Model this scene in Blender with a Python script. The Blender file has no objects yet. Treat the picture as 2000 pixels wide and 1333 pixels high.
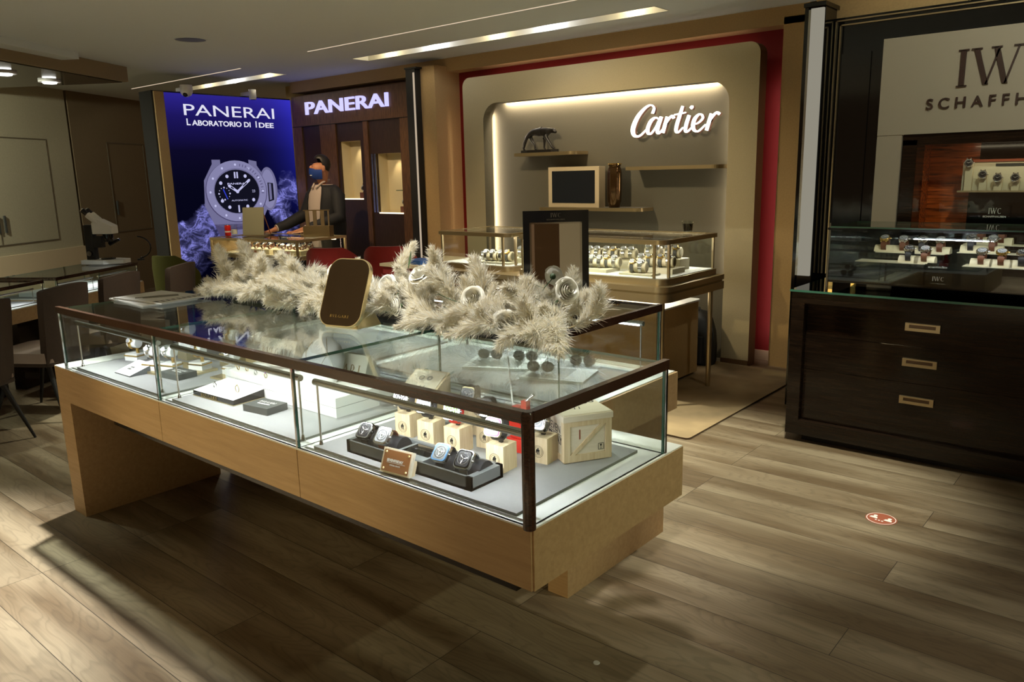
import bpy, bmesh, math, random
from mathutils import Vector, Matrix, Euler
PI = math.pi
random.seed(7)
scene = bpy.context.scene
COL = scene.collection

# ------------------------------------------------------------ camera
cam_d = bpy.data.cameras.new('camera'); cam = bpy.data.objects.new('camera', cam_d); COL.objects.link(cam)
cam_d.sensor_width = 36.0; cam_d.lens = 1537.14/2000*36.0
YAW, PIT, ROL = -0.7045437, 0.2090317, -0.02237203
_f = Vector((math.sin(YAW)*math.cos(PIT), math.cos(YAW)*math.cos(PIT), -math.sin(PIT)))
_r = Vector((math.cos(YAW), -math.sin(YAW), 0)); _u = _r.cross(_f)
_r2 = math.cos(ROL)*_r + math.sin(ROL)*_u; _u2 = -math.sin(ROL)*_r + math.cos(ROL)*_u
cam.matrix_world = Matrix(((_r2.x, _u2.x, -_f.x, 0), (_r2.y, _u2.y, -_f.y, 0), (_r2.z, _u2.z, -_f.z, 1.6), (0, 0, 0, 1)))
cam_d.clip_start = 0.05; cam_d.clip_end = 60
scene.camera = cam

# ------------------------------------------------------------ world, exposure
w = bpy.data.worlds.new('world'); scene.world = w; w.use_nodes = True
w.node_tree.nodes['Background'].inputs[0].default_value = (1.0, 0.56, 0.26, 1)
w.node_tree.nodes['Background'].inputs[1].default_value = 0.11
scene.view_settings.view_transform = 'Standard'; scene.view_settings.look = 'None'
scene.view_settings.exposure = 0.0; scene.view_settings.gamma = 1.0
scene.view_settings.use_curve_mapping = False
scene.cycles.max_bounces = 8; scene.cycles.transparent_max_bounces = 24
scene.cycles.diffuse_bounces = 4; scene.cycles.glossy_bounces = 4; scene.cycles.transmission_bounces = 6
scene.cycles.sample_clamp_indirect = 3.0; scene.cycles.caustics_reflective = False; scene.cycles.caustics_refractive = False

WARM = (1.0, 0.72, 0.42); COOL = (0.95, 0.97, 1.0); NEUT = (1.0, 1.0, 0.80)
def aim(o, d):
    o.rotation_euler = Vector(d).to_track_quat('-Z', 'Y').to_euler()
def area(name, loc, d, sx, sy, power, col, spread=180):
    l = bpy.data.lights.new(name, 'AREA'); l.shape = 'RECTANGLE'; l.size = sx; l.size_y = sy; l.energy = power; l.color = col
    l.spread = math.radians(spread)
    o = bpy.data.objects.new(name, l); COL.objects.link(o); o.location = loc; aim(o, d); return o
def spot(name, loc, target, power, col, ang=60, blend=0.6, rad=0.05):
    l = bpy.data.lights.new(name, 'SPOT'); l.energy = power; l.color = col; l.spot_size = math.radians(ang); l.spot_blend = blend
    l.shadow_soft_size = rad
    o = bpy.data.objects.new(name, l); COL.objects.link(o); o.location = loc; aim(o, Vector(target)-Vector(loc)); return o
def point(name, loc, power, col, rad=0.03):
    l = bpy.data.lights.new(name, 'POINT'); l.energy = power; l.color = col; l.shadow_soft_size = rad
    o = bpy.data.objects.new(name, l); COL.objects.link(o); o.location = loc; return o
# spots near ceiling height: some read off the light, others added as fills
for i, (p, t, e, c, a) in enumerate([
    ((1.4, 2.9, 2.78), (0.6, 3.0, 0), 30, NEUT, 110),
    ((-1.5, 4.0, 2.78), (-1.7, 3.8, 0), 400, NEUT, 54),
    ((-0.9, 2.5, 2.78), (-1.0, 2.5, 0), 60, NEUT, 60),
    ((-4.2, 1.9, 2.78), (-3.8, -0.2, 0), 1150, (1, 1, .92), 62),
    ((-2.7, 1.9, 2.78), (-2.7, -0.2, 0), 420, (1, 1, .92), 60),
    ((-1.7, 1.9, 2.78), (-1.9, 2.1, 1.1), 160, (1, .98, .92), 50),  # this and the next: fills added to brighten the flowers
    ((-3.0, 1.9, 2.78), (-2.8, 2.1, 1.1), 160, (1, .98, .92), 55),
    ((-3.4, -3.4, 2.6), (-2.6, 1.4, .95), 330, (1, .80, .42), 27),
    ((-0.8, -2.0, 2.78), (-0.6, -2.6, 0), 1500, (1, 1, .88), 95),  # this and the next: unseen, added to bounce floor light onto the ceiling
    ((-4.5, -2.0, 2.78), (-5.0, -2.6, 0), 1500, (1, 1, .88), 95),
    ((-8.5, -1.0, 2.78), (-8.5, -1.0, 0), 500, NEUT, 110),
    ((2.4, 2.3, 2.78), (-1.1, 1.8, .62), 160, (.95, 1, .66), 24),  # narrow fill added for the showcase's right end
    ((-5.4, 3.2, 2.78), (-5.3, 3.3, 0), 420, NEUT, 76),  # this pair is added over hidden floor to lift the ceiling by bounce
    ((-3.4, 3.7, 2.78), (-3.4, 3.75, 0), 420, NEUT, 70),
    ((2.6, 5.0, 2.78), (2.6, 5.0, 0), 200, NEUT, 100),
    ((2.8, -.5, 2.78), (2.8, -.5, 0), 500, NEUT, 100),
    ((-5.4, 1.0, 2.78), (-5.2, 1.0, 0), 90, (.9, 1, .8), 70),
    ((-4.2, 4.3, 2.78), (-4.0, 5.6, 1.2), 120, (1, .80, .50), 100),
    ((-6.6, 4.2, 2.78), (-7.2, 5.4, 1.3), 110, WARM, 90),
    ((-8.6, 1.6, 2.6), (-9.9, 3.0, 1.3), 240, NEUT, 110),
    ((-0.4, 3.9, 2.78), (-1.0, 5.4, 1.9), 60, NEUT, 80),
    ]):
    spot('ceiling_or_fill_spot', p, t, e, c, a, 0.7, 0.04)

# ------------------------------------------------------------ materials
MATS = {}
def newmat(name):
    m = bpy.data.materials.new(name); m.use_nodes = True; nt = m.node_tree; nt.nodes.clear()
    out = nt.nodes.new('ShaderNodeOutputMaterial'); MATS[name] = m
    return m, nt, out
def pbr(name, col, rough=0.5, metal=0.0, noise=0.0, scale=20, spec=0.5, bump=0.0, stretch=(1, 1, 1), emis=None, es=0.0, coat=0.0, sheen=0.0):
    m, nt, out = newmat(name)
    b = nt.nodes.new('ShaderNodeBsdfPrincipled'); nt.links.new(b.outputs[0], out.inputs[0])
    b.inputs['Base Color'].default_value = (*col, 1); b.inputs['Roughness'].default_value = rough
    b.inputs['Metallic'].default_value = metal; b.inputs['Specular IOR Level'].default_value = spec
    b.inputs['Coat Weight'].default_value = coat; b.inputs['Coat Roughness'].default_value = 0.03
    b.inputs['Sheen Weight'].default_value = sheen
    if emis: b.inputs['Emission Color'].default_value = (*emis, 1); b.inputs['Emission Strength'].default_value = es
    if noise or bump:
        tc = nt.nodes.new('ShaderNodeTexCoord'); mp = nt.nodes.new('ShaderNodeMapping'); mp.inputs['Scale'].default_value = stretch
        n = nt.nodes.new('ShaderNodeTexNoise'); n.inputs['Scale'].default_value = scale; n.inputs['Detail'].default_value = 4
        nt.links.new(tc.outputs['Object'], mp.inputs[0]); nt.links.new(mp.outputs[0], n.inputs[0])
        if noise:
            r = nt.nodes.new('ShaderNodeValToRGB')
            r.color_ramp.elements[0].position = 0.3; r.color_ramp.elements[1].position = 0.7
            r.color_ramp.elements[0].color = (*[c*(1-noise) for c in col], 1); r.color_ramp.elements[1].color = (*[min(1, c*(1+noise)) for c in col], 1)
            nt.links.new(n.outputs['Fac'], r.inputs[0]); nt.links.new(r.outputs[0], b.inputs['Base Color'])
        if bump:
            bp = nt.nodes.new('ShaderNodeBump'); bp.inputs['Strength'].default_value = bump; bp.inputs['Distance'].default_value = 0.01
            nt.links.new(n.outputs['Fac'], bp.inputs['Height']); nt.links.new(bp.outputs[0], b.inputs['Normal'])
    return m
def emit(name, col, s):
    m, nt, out = newmat(name); e = nt.nodes.new('ShaderNodeEmission'); e.inputs[0].default_value = (*col, 1); e.inputs[1].default_value = s
    nt.links.new(e.outputs[0], out.inputs[0]); return m
def glassmat(name, tint, refl=1.0, rough=0.0):
    # thin pane: tinted see-through plus a Schlick reflection, the same from both sides
    m, nt, out = newmat(name)
    g = nt.nodes.new('ShaderNodeNewGeometry'); d = nt.nodes.new('ShaderNodeVectorMath'); d.operation = 'DOT_PRODUCT'
    nt.links.new(g.outputs['Normal'], d.inputs[0]); nt.links.new(g.outputs['Incoming'], d.inputs[1])
    def mth(op, a, b=None):
        n = nt.nodes.new('ShaderNodeMath'); n.operation = op
        for i, v in enumerate((a, b)):
            if v is None: continue
            if isinstance(v, (int, float)): n.inputs[i].default_value = v
            else: nt.links.new(v, n.inputs[i])
        return n.outputs[0]
    c = mth('ABSOLUTE', d.outputs['Value']); o = mth('SUBTRACT', 1.0, c); p = mth('POWER', o, 5.0)
    f = mth('ADD', mth('MULTIPLY', p, 0.95*refl), 0.04*refl)
    t = nt.nodes.new('ShaderNodeBsdfTransparent'); t.inputs[0].default_value = (*tint, 1)
    gl = nt.nodes.new('ShaderNodeBsdfGlossy'); gl.inputs['Roughness'].default_value = rough
    mx = nt.nodes.new('ShaderNodeMixShader'); nt.links.new(f, mx.inputs[0]); nt.links.new(t.outputs[0], mx.inputs[1]); nt.links.new(gl.outputs[0], mx.inputs[2])
    nt.links.new(mx.outputs[0], out.inputs[0]); return m
def woodmat(name, c1, c2, axis='X', scale=1.0, rough=0.45, spec=0.3, coat=0.0, ring=6.0):
    m, nt, out = newmat(name)
    b = nt.nodes.new('ShaderNodeBsdfPrincipled'); nt.links.new(b.outputs[0], out.inputs[0])
    b.inputs['Roughness'].default_value = rough; b.inputs['Specular IOR Level'].default_value = spec
    b.inputs['Coat Weight'].default_value = coat; b.inputs['Coat Roughness'].default_value = 0.04
    tc = nt.nodes.new('ShaderNodeTexCoord'); mp = nt.nodes.new('ShaderNodeMapping')
    s = {'X': (0.6, 9, 9), 'Y': (9, 0.6, 9), 'Z': (9, 9, 0.6)}[axis]
    mp.inputs['Scale'].default_value = tuple(v*scale for v in s)
    n = nt.nodes.new('ShaderNodeTexNoise'); n.inputs['Scale'].default_value = ring; n.inputs['Detail'].default_value = 6; n.inputs['Roughness'].default_value = .65
    n.inputs['Distortion'].default_value = 0.4
    r = nt.nodes.new('ShaderNodeValToRGB'); r.color_ramp.elements[0].position = .3; r.color_ramp.elements[1].position = .7
    r.color_ramp.elements[0].color = (*c1, 1); r.color_ramp.elements[1].color = (*c2, 1)
    nt.links.new(tc.outputs['Object'], mp.inputs[0]); nt.links.new(mp.outputs[0], n.inputs[0]); nt.links.new(n.outputs['Fac'], r.inputs[0]); nt.links.new(r.outputs[0], b.inputs['Base Color'])
    return m
def floormat():
    m, nt, out = newmat('oak_planks'); N = nt.nodes.new; L = nt.links.new
    b = N('ShaderNodeBsdfPrincipled'); L(b.outputs[0], out.inputs[0])
    tc = N('ShaderNodeTexCoord')
    br = N('ShaderNodeTexBrick'); br.offset = 0.42; br.offset_frequency = 3
    br.inputs['Scale'].default_value = 1.0; br.inputs['Brick Width'].default_value = 1.75; br.inputs['Row Height'].default_value = 0.2055
    br.inputs['Mortar Size'].default_value = 0.0013; br.inputs['Mortar Smooth'].default_value = 0.0
    br.inputs['Color1'].default_value = (0, 0, 0, 1); br.inputs['Color2'].default_value = (1, 1, 1, 1); br.inputs['Mortar'].default_value = (0.5, 0.5, 0.5, 1)
    L(tc.outputs['Object'], br.inputs['Vector'])
    # every board shifts its own grain
    sep = N('ShaderNodeSeparateColor'); L(br.outputs['Color'], sep.inputs[0])
    mul = N('ShaderNodeVectorMath'); mul.operation = 'SCALE'; mul.inputs[0].default_value = (13.0, 5.0, 7.0); L(sep.outputs[0], mul.inputs['Scale'])
    add = N('ShaderNodeVectorMath'); add.operation = 'ADD'; L(tc.outputs['Object'], add.inputs[0]); L(mul.outputs[0], add.inputs[1])
    mp = N('ShaderNodeMapping'); mp.inputs['Scale'].default_value = (0.8, 4.2, 1); L(add.outputs[0], mp.inputs[0])
    n1 = N('ShaderNodeTexNoise'); n1.inputs['Scale'].default_value = 1.0; n1.inputs['Detail'].default_value = 3; n1.inputs['Distortion'].default_value = 0.3; L(mp.outputs[0], n1.inputs[0])
    # contour lines of a smooth field = cathedral grain
    m1 = N('ShaderNodeMath'); m1.operation = 'MULTIPLY'; m1.inputs[1].default_value = 26.0; L(n1.outputs['Fac'], m1.inputs[0])
    fr = N('ShaderNodeMath'); fr.operation = 'FRACT'; L(m1.outputs[0], fr.inputs[0])
    rg = N('ShaderNodeValToRGB'); e = rg.color_ramp.elements; e[0].position = 0.0; e[0].color = (0.62, 0.62, 0.62, 1); e[1].position = 0.35; e[1].color = (1, 1, 1, 1)
    x = rg.color_ramp.elements.new(0.85); x.color = (1, 1, 1, 1); x = rg.color_ramp.elements.new(1.0); x.color = (0.62, 0.62, 0.62, 1)
    L(fr.outputs[0], rg.inputs[0])
    mp2 = N('ShaderNodeMapping'); mp2.inputs['Scale'].default_value = (3, 120, 1); L(add.outputs[0], mp2.inputs[0])
    n2 = N('ShaderNodeTexNoise'); n2.inputs['Scale'].default_value = 1.0; n2.inputs['Detail'].default_value = 3; L(mp2.outputs[0], n2.inputs[0])
    rf = N('ShaderNodeMapRange'); rf.inputs[3].default_value = 0.78; rf.inputs[4].default_value = 1.12; L(n2.outputs['Fac'], rf.inputs[0])
    mp3 = N('ShaderNodeMapping'); mp3.inputs['Scale'].default_value = (0.7, 5.0, 1); L(add.outputs[0], mp3.inputs[0])
    n3 = N('ShaderNodeTexNoise'); n3.inputs['Scale'].default_value = 1.2; n3.inputs['Detail'].default_value = 2; L(mp3.outputs[0], n3.inputs[0])
    rc = N('ShaderNodeValToRGB'); rc.color_ramp.elements[0].position = .36; rc.color_ramp.elements[1].position = .64
    rc.color_ramp.elements[0].color = (0.135, 0.092, 0.052, 1); rc.color_ramp.elements[1].color = (0.285, 0.225, 0.15, 1)
    L(n3.outputs['Fac'], rc.inputs[0])
    mixA = N('ShaderNodeMix'); mixA.data_type = 'RGBA'; mixA.blend_type = 'MULTIPLY'; mixA.inputs[0].default_value = 0.5
    L(rc.outputs[0], mixA.inputs[6]); L(rg.outputs[0], mixA.inputs[7])
    sc = N('ShaderNodeVectorMath'); sc.operation = 'SCALE'; L(mixA.outputs[2], sc.inputs[0]); L(rf.outputs[0], sc.inputs['Scale'])
    pv = N('ShaderNodeMapRange'); pv.inputs[3].default_value = 0.94; pv.inputs[4].default_value = 1.06; L(sep.outputs[0], pv.inputs[0])
    sc2 = N('ShaderNodeVectorMath'); sc2.operation = 'SCALE'; L(sc.outputs[0], sc2.inputs[0]); L(pv.outputs[0], sc2.inputs['Scale'])
    mo = N('ShaderNodeMix'); mo.data_type = 'RGBA'; L(br.outputs['Fac'], mo.inputs[0]); L(sc2.outputs[0], mo.inputs[6]); mo.inputs[7].default_value = (0.03, 0.022, 0.014, 1)
    L(mo.outputs[2], b.inputs['Base Color'])
    b.inputs['Roughness'].default_value = 0.42; b.inputs['Specular IOR Level'].default_value = 0.3
    bp = N('ShaderNodeBump'); bp.inputs['Strength'].default_value = 0.12; bp.inputs['Distance'].default_value = 0.004; L(n2.outputs['Fac'], bp.inputs['Height']); L(bp.outputs[0], b.inputs['Normal'])
    return m
floormat()
pbr('ceiling_paint', (.74, .81, .84), .7)
pbr('ceiling_inner', (.8, .78, .7), .6)
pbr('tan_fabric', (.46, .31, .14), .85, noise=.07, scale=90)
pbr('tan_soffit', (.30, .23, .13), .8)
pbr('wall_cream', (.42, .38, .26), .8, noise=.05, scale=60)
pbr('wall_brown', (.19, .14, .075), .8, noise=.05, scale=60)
pbr('dark_mirror', (.03, .025, .02), .12, spec=.5)
pbr('gap_dark', (.012, .01, .008), .8)
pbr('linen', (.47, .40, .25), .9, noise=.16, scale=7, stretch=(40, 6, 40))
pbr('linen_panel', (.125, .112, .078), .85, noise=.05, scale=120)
pbr('bronze_edge', (.13, .07, .03), .5)
pbr('red_wall', (.20, .002, .001), .7)
pbr('cream_base', (.62, .5, .32), .6)
woodmat('case_wood', (.45, .30, .15), (.56, .38, .20), 'X', 1.0, .5)
woodmat('dark_wood', (.006, .004, .003), (.022, .012, .007), 'X', 1.6, .12, .35, 0)
woodmat('zebra_wood', (.05, .022, .010), (.22, .11, .045), 'Z', 2.2, .4, .4)
woodmat('niche_wood', (.025, .014, .008), (.06, .03, .015), 'Z', 2.2, .4, .4)
woodmat('orange_ebony', (.03, .006, .002), (.8, .16, .025), 'X', 1.3, .25, .5, .3)
woodmat('rail_wood', (.022, .010, .006), (.065, .026, .014), 'X', 2.5, .25, .5, .3)
woodmat('pine', (.62, .47, .27), (.80, .67, .44), 'Z', 2.0, .55)
woodmat('pine_flat', (.74, .66, .50), (.84, .77, .62), 'X', 2.0, .6)
pbr('white_deck', (.86, .88, .84), .35)
pbr('grey_pad', (.27, .27, .27), .6, noise=.04, scale=200)
pbr('pad_edge', (.16, .16, .14), .6)
glassmat('glass', (.965, .985, .972))
glassmat('glass_top', (.93, .965, .945), 1.15)
pbr('glass_edge', (.03, .13, .085), .2, spec=.8)
glassmat('glass_green', (.25, .42, .34), 1.0)
pbr('chrome', (.75, .76, .76), .12, 1)
pbr('steel', (.45, .45, .42), .25, 1)
pbr('brass', (.50, .40, .24), .32, .85)
pbr('brass_dark', (.33, .25, .13), .4, .8)
pbr('gold', (.85, .60, .22), .22, 1)
pbr('gold_pale', (.85, .72, .42), .3, .9)
pbr('black_gloss', (.004, .004, .004), .08, spec=.5)
pbr('black_matte', (.01, .01, .01), .6)
pbr('black_leather', (.018, .019, .022), .42, bump=.15, scale=300)
pbr('dark_grey', (.055, .06, .055), .5)
pbr('mid_grey', (.13, .14, .14), .5)
pbr('white_paint', (.85, .85, .82), .4)
pbr('white_leather', (.82, .83, .80), .45)
pbr('cream_leather', (.78, .70, .48), .5)
pbr('cream_box', (.62, .58, .42), .6)
pbr('mirror_back', (.26, .26, .18), .6)
pbr('line_brown', (.13, .105, .065), .8)
pbr('ivory', (.72, .70, .58), .5)
pbr('brown_leather', (.16, .055, .025), .5)
pbr('chair_brown', (.026, .013, .007), .6, noise=.15, scale=60)
pbr('chair_seat', (.26, .19, .15), .7)
pbr('red_velvet', (.26, .005, .004), .75, sheen=.2)
pbr('red_plastic', (.62, .02, .01), .3)
pbr('green_felt', (.085, .085, .008), .8)
pbr('blue_book', (.03, .12, .42), .4)
pbr('rug', (.27, .19, .10), .95, noise=.38, scale=2.2, bump=.3)
pbr('rug_edge', (.10, .06, .03), .9)
pbr('silver', (.8, .8, .82), .16, 1)
pbr('dial_black', (.012, .012, .015), .3)
pbr('dial_silver', (.26, .27, .29), .35, .3)
pbr('dial_blue', (.05, .16, .32), .3)
pbr('dial_green', (.25, .45, .12), .4)
pbr('dial_pink', (.75, .15, .5), .4)
pbr('letter_dark', (.035, .014, .008), .4)
pbr('print_black', (.01, .01, .01), .5)
pbr('print_grey', (.25, .25, .22), .5)
pbr('plaque_brown', (.30, .11, .03), .45)
def hairmat(name, col):
    m, nt, out = newmat(name); d = nt.nodes.new('ShaderNodeBsdfDiffuse'); t = nt.nodes.new('ShaderNodeBsdfTranslucent'); x = nt.nodes.new('ShaderNodeMixShader')
    d.inputs[0].default_value = (*col, 1); t.inputs[0].default_value = (*col, 1); x.inputs[0].default_value = .42
    nt.links.new(d.outputs[0], x.inputs[1]); nt.links.new(t.outputs[0], x.inputs[2]); nt.links.new(x.outputs[0], out.inputs[0])
hairmat('pampas', (.91, .85, .69)); hairmat('pampas_light', (.98, .97, .91))
pbr('stem', (.42, .34, .14), .8)
pbr('rose', (.95, .94, .86), .6)
pbr('leaf', (.06, .11, .045), .55)
pbr('paper', (.78, .78, .76), .5)
pbr('skin', (.50, .22, .12), .5)
pbr('hair', (.008, .006, .005), .5)
pbr('mask_blue', (.005, .04, .26), .7)
pbr('suit', (.007, .008, .012), .75)
pbr('shirt', (.50, .42, .38), .8)
pbr('mirror', (.85, .85, .85), .01, 1)
pbr('mirror_brown', (.10, .065, .035), .04, .9)
pbr('grey_header', (.34, .30, .23), .6)
pbr('screen', (.012, .014, .018), .25)
pbr('panther_bronze', (.012, .009, .007), .35)
pbr('vase_glass', (.10, .055, .02), .12, .75)
pbr('coffee', (.02, .01, .005), .2)
pbr('red_can', (.6, .01, .01), .3)
pbr('sticker', (.30, .075, .035), .5)
pbr('floor_cap', (.6, .6, .58), .5)
pbr('gem', (.35, .05, .4), .1)
emit('led_white', (.85, .9, 1.0), 9)
emit('led_warm', (1.0, .78, .5), 7)
emit('sign_white', (1.0, .97, .88), 2.0)
emit('sign_violet', (.52, .50, 1.0), 1.35)
emit('lamp_white', (1, 1, .95), 9)
emit('fin_light', (1.0, .93, .74), 0.27)
emit('strip_dim', (1.0, .80, .58), 0.5)
emit('edge_glow', (1.0, .80, .58), .75)  # emission standing in for light caught on the ceiling step edges
emit('niche_led', (1.0, .85, .55), 3)

# ------------------------------------------------------------ mesh helpers
def frame_of(d):
    d = Vector(d).normalized(); a = Vector((0, 0, 1)) if abs(d.z) < .9 else Vector((1, 0, 0))
    x = a.cross(d).normalized(); return x, d.cross(x), d
class MB:
    def __init__(s, M=None): s.v = []; s.f = []; s.m = []; s.mats = []; s.M = M or Matrix()
    def mi(s, n):
        if n not in s.mats: s.mats.append(n)
        return s.mats.index(n)
    def add(s, vs, fs, mat):
        b = len(s.v); s.v += [s.M @ Vector(p) for p in vs]
        k = s.mi(mat)
        for i, f in enumerate(fs): s.f.append([b+j for j in f]); s.m.append(k)
        return s
    def box(s, a, b, mat, edge=None, thin=None):
        x0, y0, z0 = a; x1, y1, z1 = b
        vs = [(x0, y0, z0), (x1, y0, z0), (x1, y1, z0), (x0, y1, z0), (x0, y0, z1), (x1, y0, z1), (x1, y1, z1), (x0, y1, z1)]
        F = {'z': [(0, 3, 2, 1), (4, 5, 6, 7)], 'y': [(0, 1, 5, 4), (2, 3, 7, 6)], 'x': [(1, 2, 6, 5), (3, 0, 4, 7)]}
        for ax in 'xyz': s.add(vs, F[ax], (edge if (edge and ax != thin) else mat))
        return s
    def prism(s, poly, z0, z1, mat, top=None):
        n = len(poly); vs = [(x, y, z0) for x, y in poly]+[(x, y, z1) for x, y in poly]
        s.add(vs, [(i, (i+1) % n, n+(i+1) % n, n+i) for i in range(n)], mat)
        s.add(vs, [tuple(range(n-1, -1, -1))], mat); s.add(vs, [tuple(range(n, 2*n))], top or mat)
        return s
    def tube(s, path, r, mat, seg=10, cap=True):
        path = [Vector(p) for p in path]; n = len(path); rr = r if isinstance(r, (list, tuple)) else [r]*n
        vs = []; up = None
        for i, p in enumerate(path):
            d = (path[min(i+1, n-1)]-path[max(i-1, 0)]).normalized()
            x, y, _ = frame_of(d)
            if up is not None:
                x = (up - d*up.dot(d)).normalized(); y = d.cross(x)
            up = x
            for k in range(seg):
                t = 2*PI*k/seg; vs.append(p+x*math.cos(t)*rr[i]+y*math.sin(t)*rr[i])
        fs = [(i*seg+k, i*seg+(k+1) % seg, (i+1)*seg+(k+1) % seg, (i+1)*seg+k) for i in range(n-1) for k in range(seg)]
        if cap: fs += [tuple(range(seg-1, -1, -1)), tuple((n-1)*seg+k for k in range(seg))]
        return s.add(vs, fs, mat)
    def lathe(s, prof, mat, c=(0, 0, 0), seg=20, M=None, sx=1, sy=1, caps=True):
        M = M or Matrix(); c = Vector(c); vs = []; n = len(prof)
        for r, z in prof:
            for k in range(seg):
                t = 2*PI*k/seg; vs.append(M @ Vector((r*math.cos(t)*sx, r*math.sin(t)*sy, z))+c)
        fs = [(i*seg+k, i*seg+(k+1) % seg, (i+1)*seg+(k+1) % seg, (i+1)*seg+k) for i in range(n-1) for k in range(seg)]
        caps = caps and not (abs(prof[0][0]-prof[-1][0]) < 1e-9 and abs(prof[0][1]-prof[-1][1]) < 1e-9)
        if caps and prof[0][0] > 1e-6: fs.append(tuple(range(seg-1, -1, -1)))
        if caps and prof[-1][0] > 1e-6: fs.append(tuple((n-1)*seg+k for k in range(seg)))
        return s.add(vs, fs, mat)
    def ell(s, c, r, mat, seg=16, rings=10, M=None):
        prof = [(math.sin(PI*i/rings), -math.cos(PI*i/rings)) for i in range(rings+1)]
        prof[0] = (1e-4, -1); prof[-1] = (1e-4, 1)
        S = Matrix.Diagonal((r[0], r[1], r[2], 1)); return s.lathe(prof, mat, c, seg, (M or Matrix()) @ S)
    def ring(s, rin, rout, z0, z1, mat, c=(0, 0, 0), seg=28, M=None):
        return s.lathe([(rin, z0), (rout, z0), (rout, z1), (rin, z1), (rin, z0)], mat, c, seg, M)
    def mesh(s, name, origin=(0, 0, 0), smooth=None):
        me = bpy.data.meshes.new(name); o = Vector(origin)
        me.from_pydata([tuple(p-o) for p in s.v], [], s.f)
        for n in s.mats: me.materials.append(MATS[n])
        for p, k in zip(me.polygons, s.m): p.material_index = k
        me.validate(); me.update()
        if smooth is not None: me.set_sharp_from_angle(angle=math.radians(smooth)); me.shade_smooth() if False else None
        if smooth is not None:
            for p in me.polygons: p.use_smooth = True
            try: me.set_sharp_from_angle(angle=math.radians(smooth))
            except Exception: pass
        return me
    def build(s, name, parent=None, origin=None, smooth=None, bevel=None, label=None):
        if origin is None: origin = getattr_origin(parent)
        o = bpy.data.objects.new(name, s.mesh(name, origin, smooth)); COL.objects.link(o)
        if parent is not None: o.parent = parent
        else: o.location = origin
        if bevel:
            b = o.modifiers.new('bevel', 'BEVEL'); b.width = bevel; b.segments = 2; b.limit_method = 'ANGLE'; b.angle_limit = math.radians(40)
        if label: o['label'] = label
        return o
ORIG = {}
def getattr_origin(p):
    while p is not None:
        if p.name in ORIG: return ORIG[p.name]
        p = p.parent
    return (0, 0, 0)
def tag(o, label, cat, group=None, kind=None):
    o['label'] = label; o['category'] = cat
    if group: o['group'] = group
    if kind: o['kind'] = kind
    return o
def thing(name, label, cat, loc=(0, 0, 0), rz=0, group=None, world=True):
    o = bpy.data.objects.new(name, None); COL.objects.link(o); o.location = loc; o.rotation_euler = (0, 0, rz)
    o.empty_display_size = .05
    tag(o, label, cat, group)
    if world and rz == 0: ORIG[o.name] = tuple(loc)   # its parts are drawn in room coordinates
    return o
def struct(mb, name, smooth=None):
    o = mb.build(name, None, (0, 0, 0), smooth); o['kind'] = 'structure'; return o
def copy_tree(o, parent=None):
    c = o.copy(); COL.objects.link(c); c.parent = parent
    for ch in list(o.children): copy_tree(ch, c)
    return c
def Tr(x=0, y=0, z=0): return Matrix.Translation((x, y, z))
def Rz(a): return Matrix.Rotation(a, 4, 'Z')
def Rx(a): return Matrix.Rotation(a, 4, 'X')
def Ry(a): return Matrix.Rotation(a, 4, 'Y')
def rrect(x0, y0, x1, y1, r, seg=6, corners=(1, 1, 1, 1)):
    P = []
    for (cx, cy, a, on) in ((x0+r, y0+r, PI, corners[0]), (x1-r, y0+r, 1.5*PI, corners[1]), (x1-r, y1-r, 0, corners[2]), (x0+r, y1-r, .5*PI, corners[3])):
        if on:
            for k in range(seg+1):
                t = a+.5*PI*k/seg; P.append((cx+r*math.cos(t), cy+r*math.sin(t)))
        else: P.append((cx+(r if math.cos(a+.25*PI) > 0 else -r), cy+(r if math.sin(a+.25*PI) > 0 else -r)))
    return P
def text_mb(mb, s, size, M, mat, ext=0.004, shear=0, bold=0, align='LEFT', width=None, space=1.0, fit=None):
    cu = bpy.data.curves.new('t', 'FONT'); cu.body = s; cu.size = size; cu.extrude = ext; cu.offset = bold; cu.shear = shear; cu.align_x = align
    cu.space_character = space; cu.resolution_u = 4
    cu.body = s
    o = bpy.data.objects.new('t', cu); COL.objects.link(o); bpy.context.view_layer.update()
    if fit:      # letter spacing that makes the word this wide
        W = []
        for q_ in (1.0, 1.5):
            cu.space_character = q_; bpy.context.view_layer.update(); tm = bpy.data.meshes.new_from_object(o.evaluated_get(bpy.context.evaluated_depsgraph_get()))
            xx = [v.co.x for v in tm.vertices]; W.append(max(xx)-min(xx)); bpy.data.meshes.remove(tm)
        cu.space_character = 1.0+.5*(fit-W[0])/(W[1]-W[0]); bpy.context.view_layer.update()
    me = bpy.data.meshes.new_from_object(o.evaluated_get(bpy.context.evaluated_depsgraph_get()))
    xs = [v.co.x for v in me.vertices]; k = 1.0; off = 0
    if width and xs:
        k = width/(max(xs)-min(xs)); off = min(xs) if align == 'LEFT' else 0
    mb.add([M @ Vector(((v.co.x-off)*k, v.co.y, v.co.z)) for v in me.vertices], [tuple(p.vertices) for p in me.polygons], mat)
    bpy.data.objects.remove(o); bpy.data.curves.remove(cu); bpy.data.meshes.remove(me)
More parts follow.
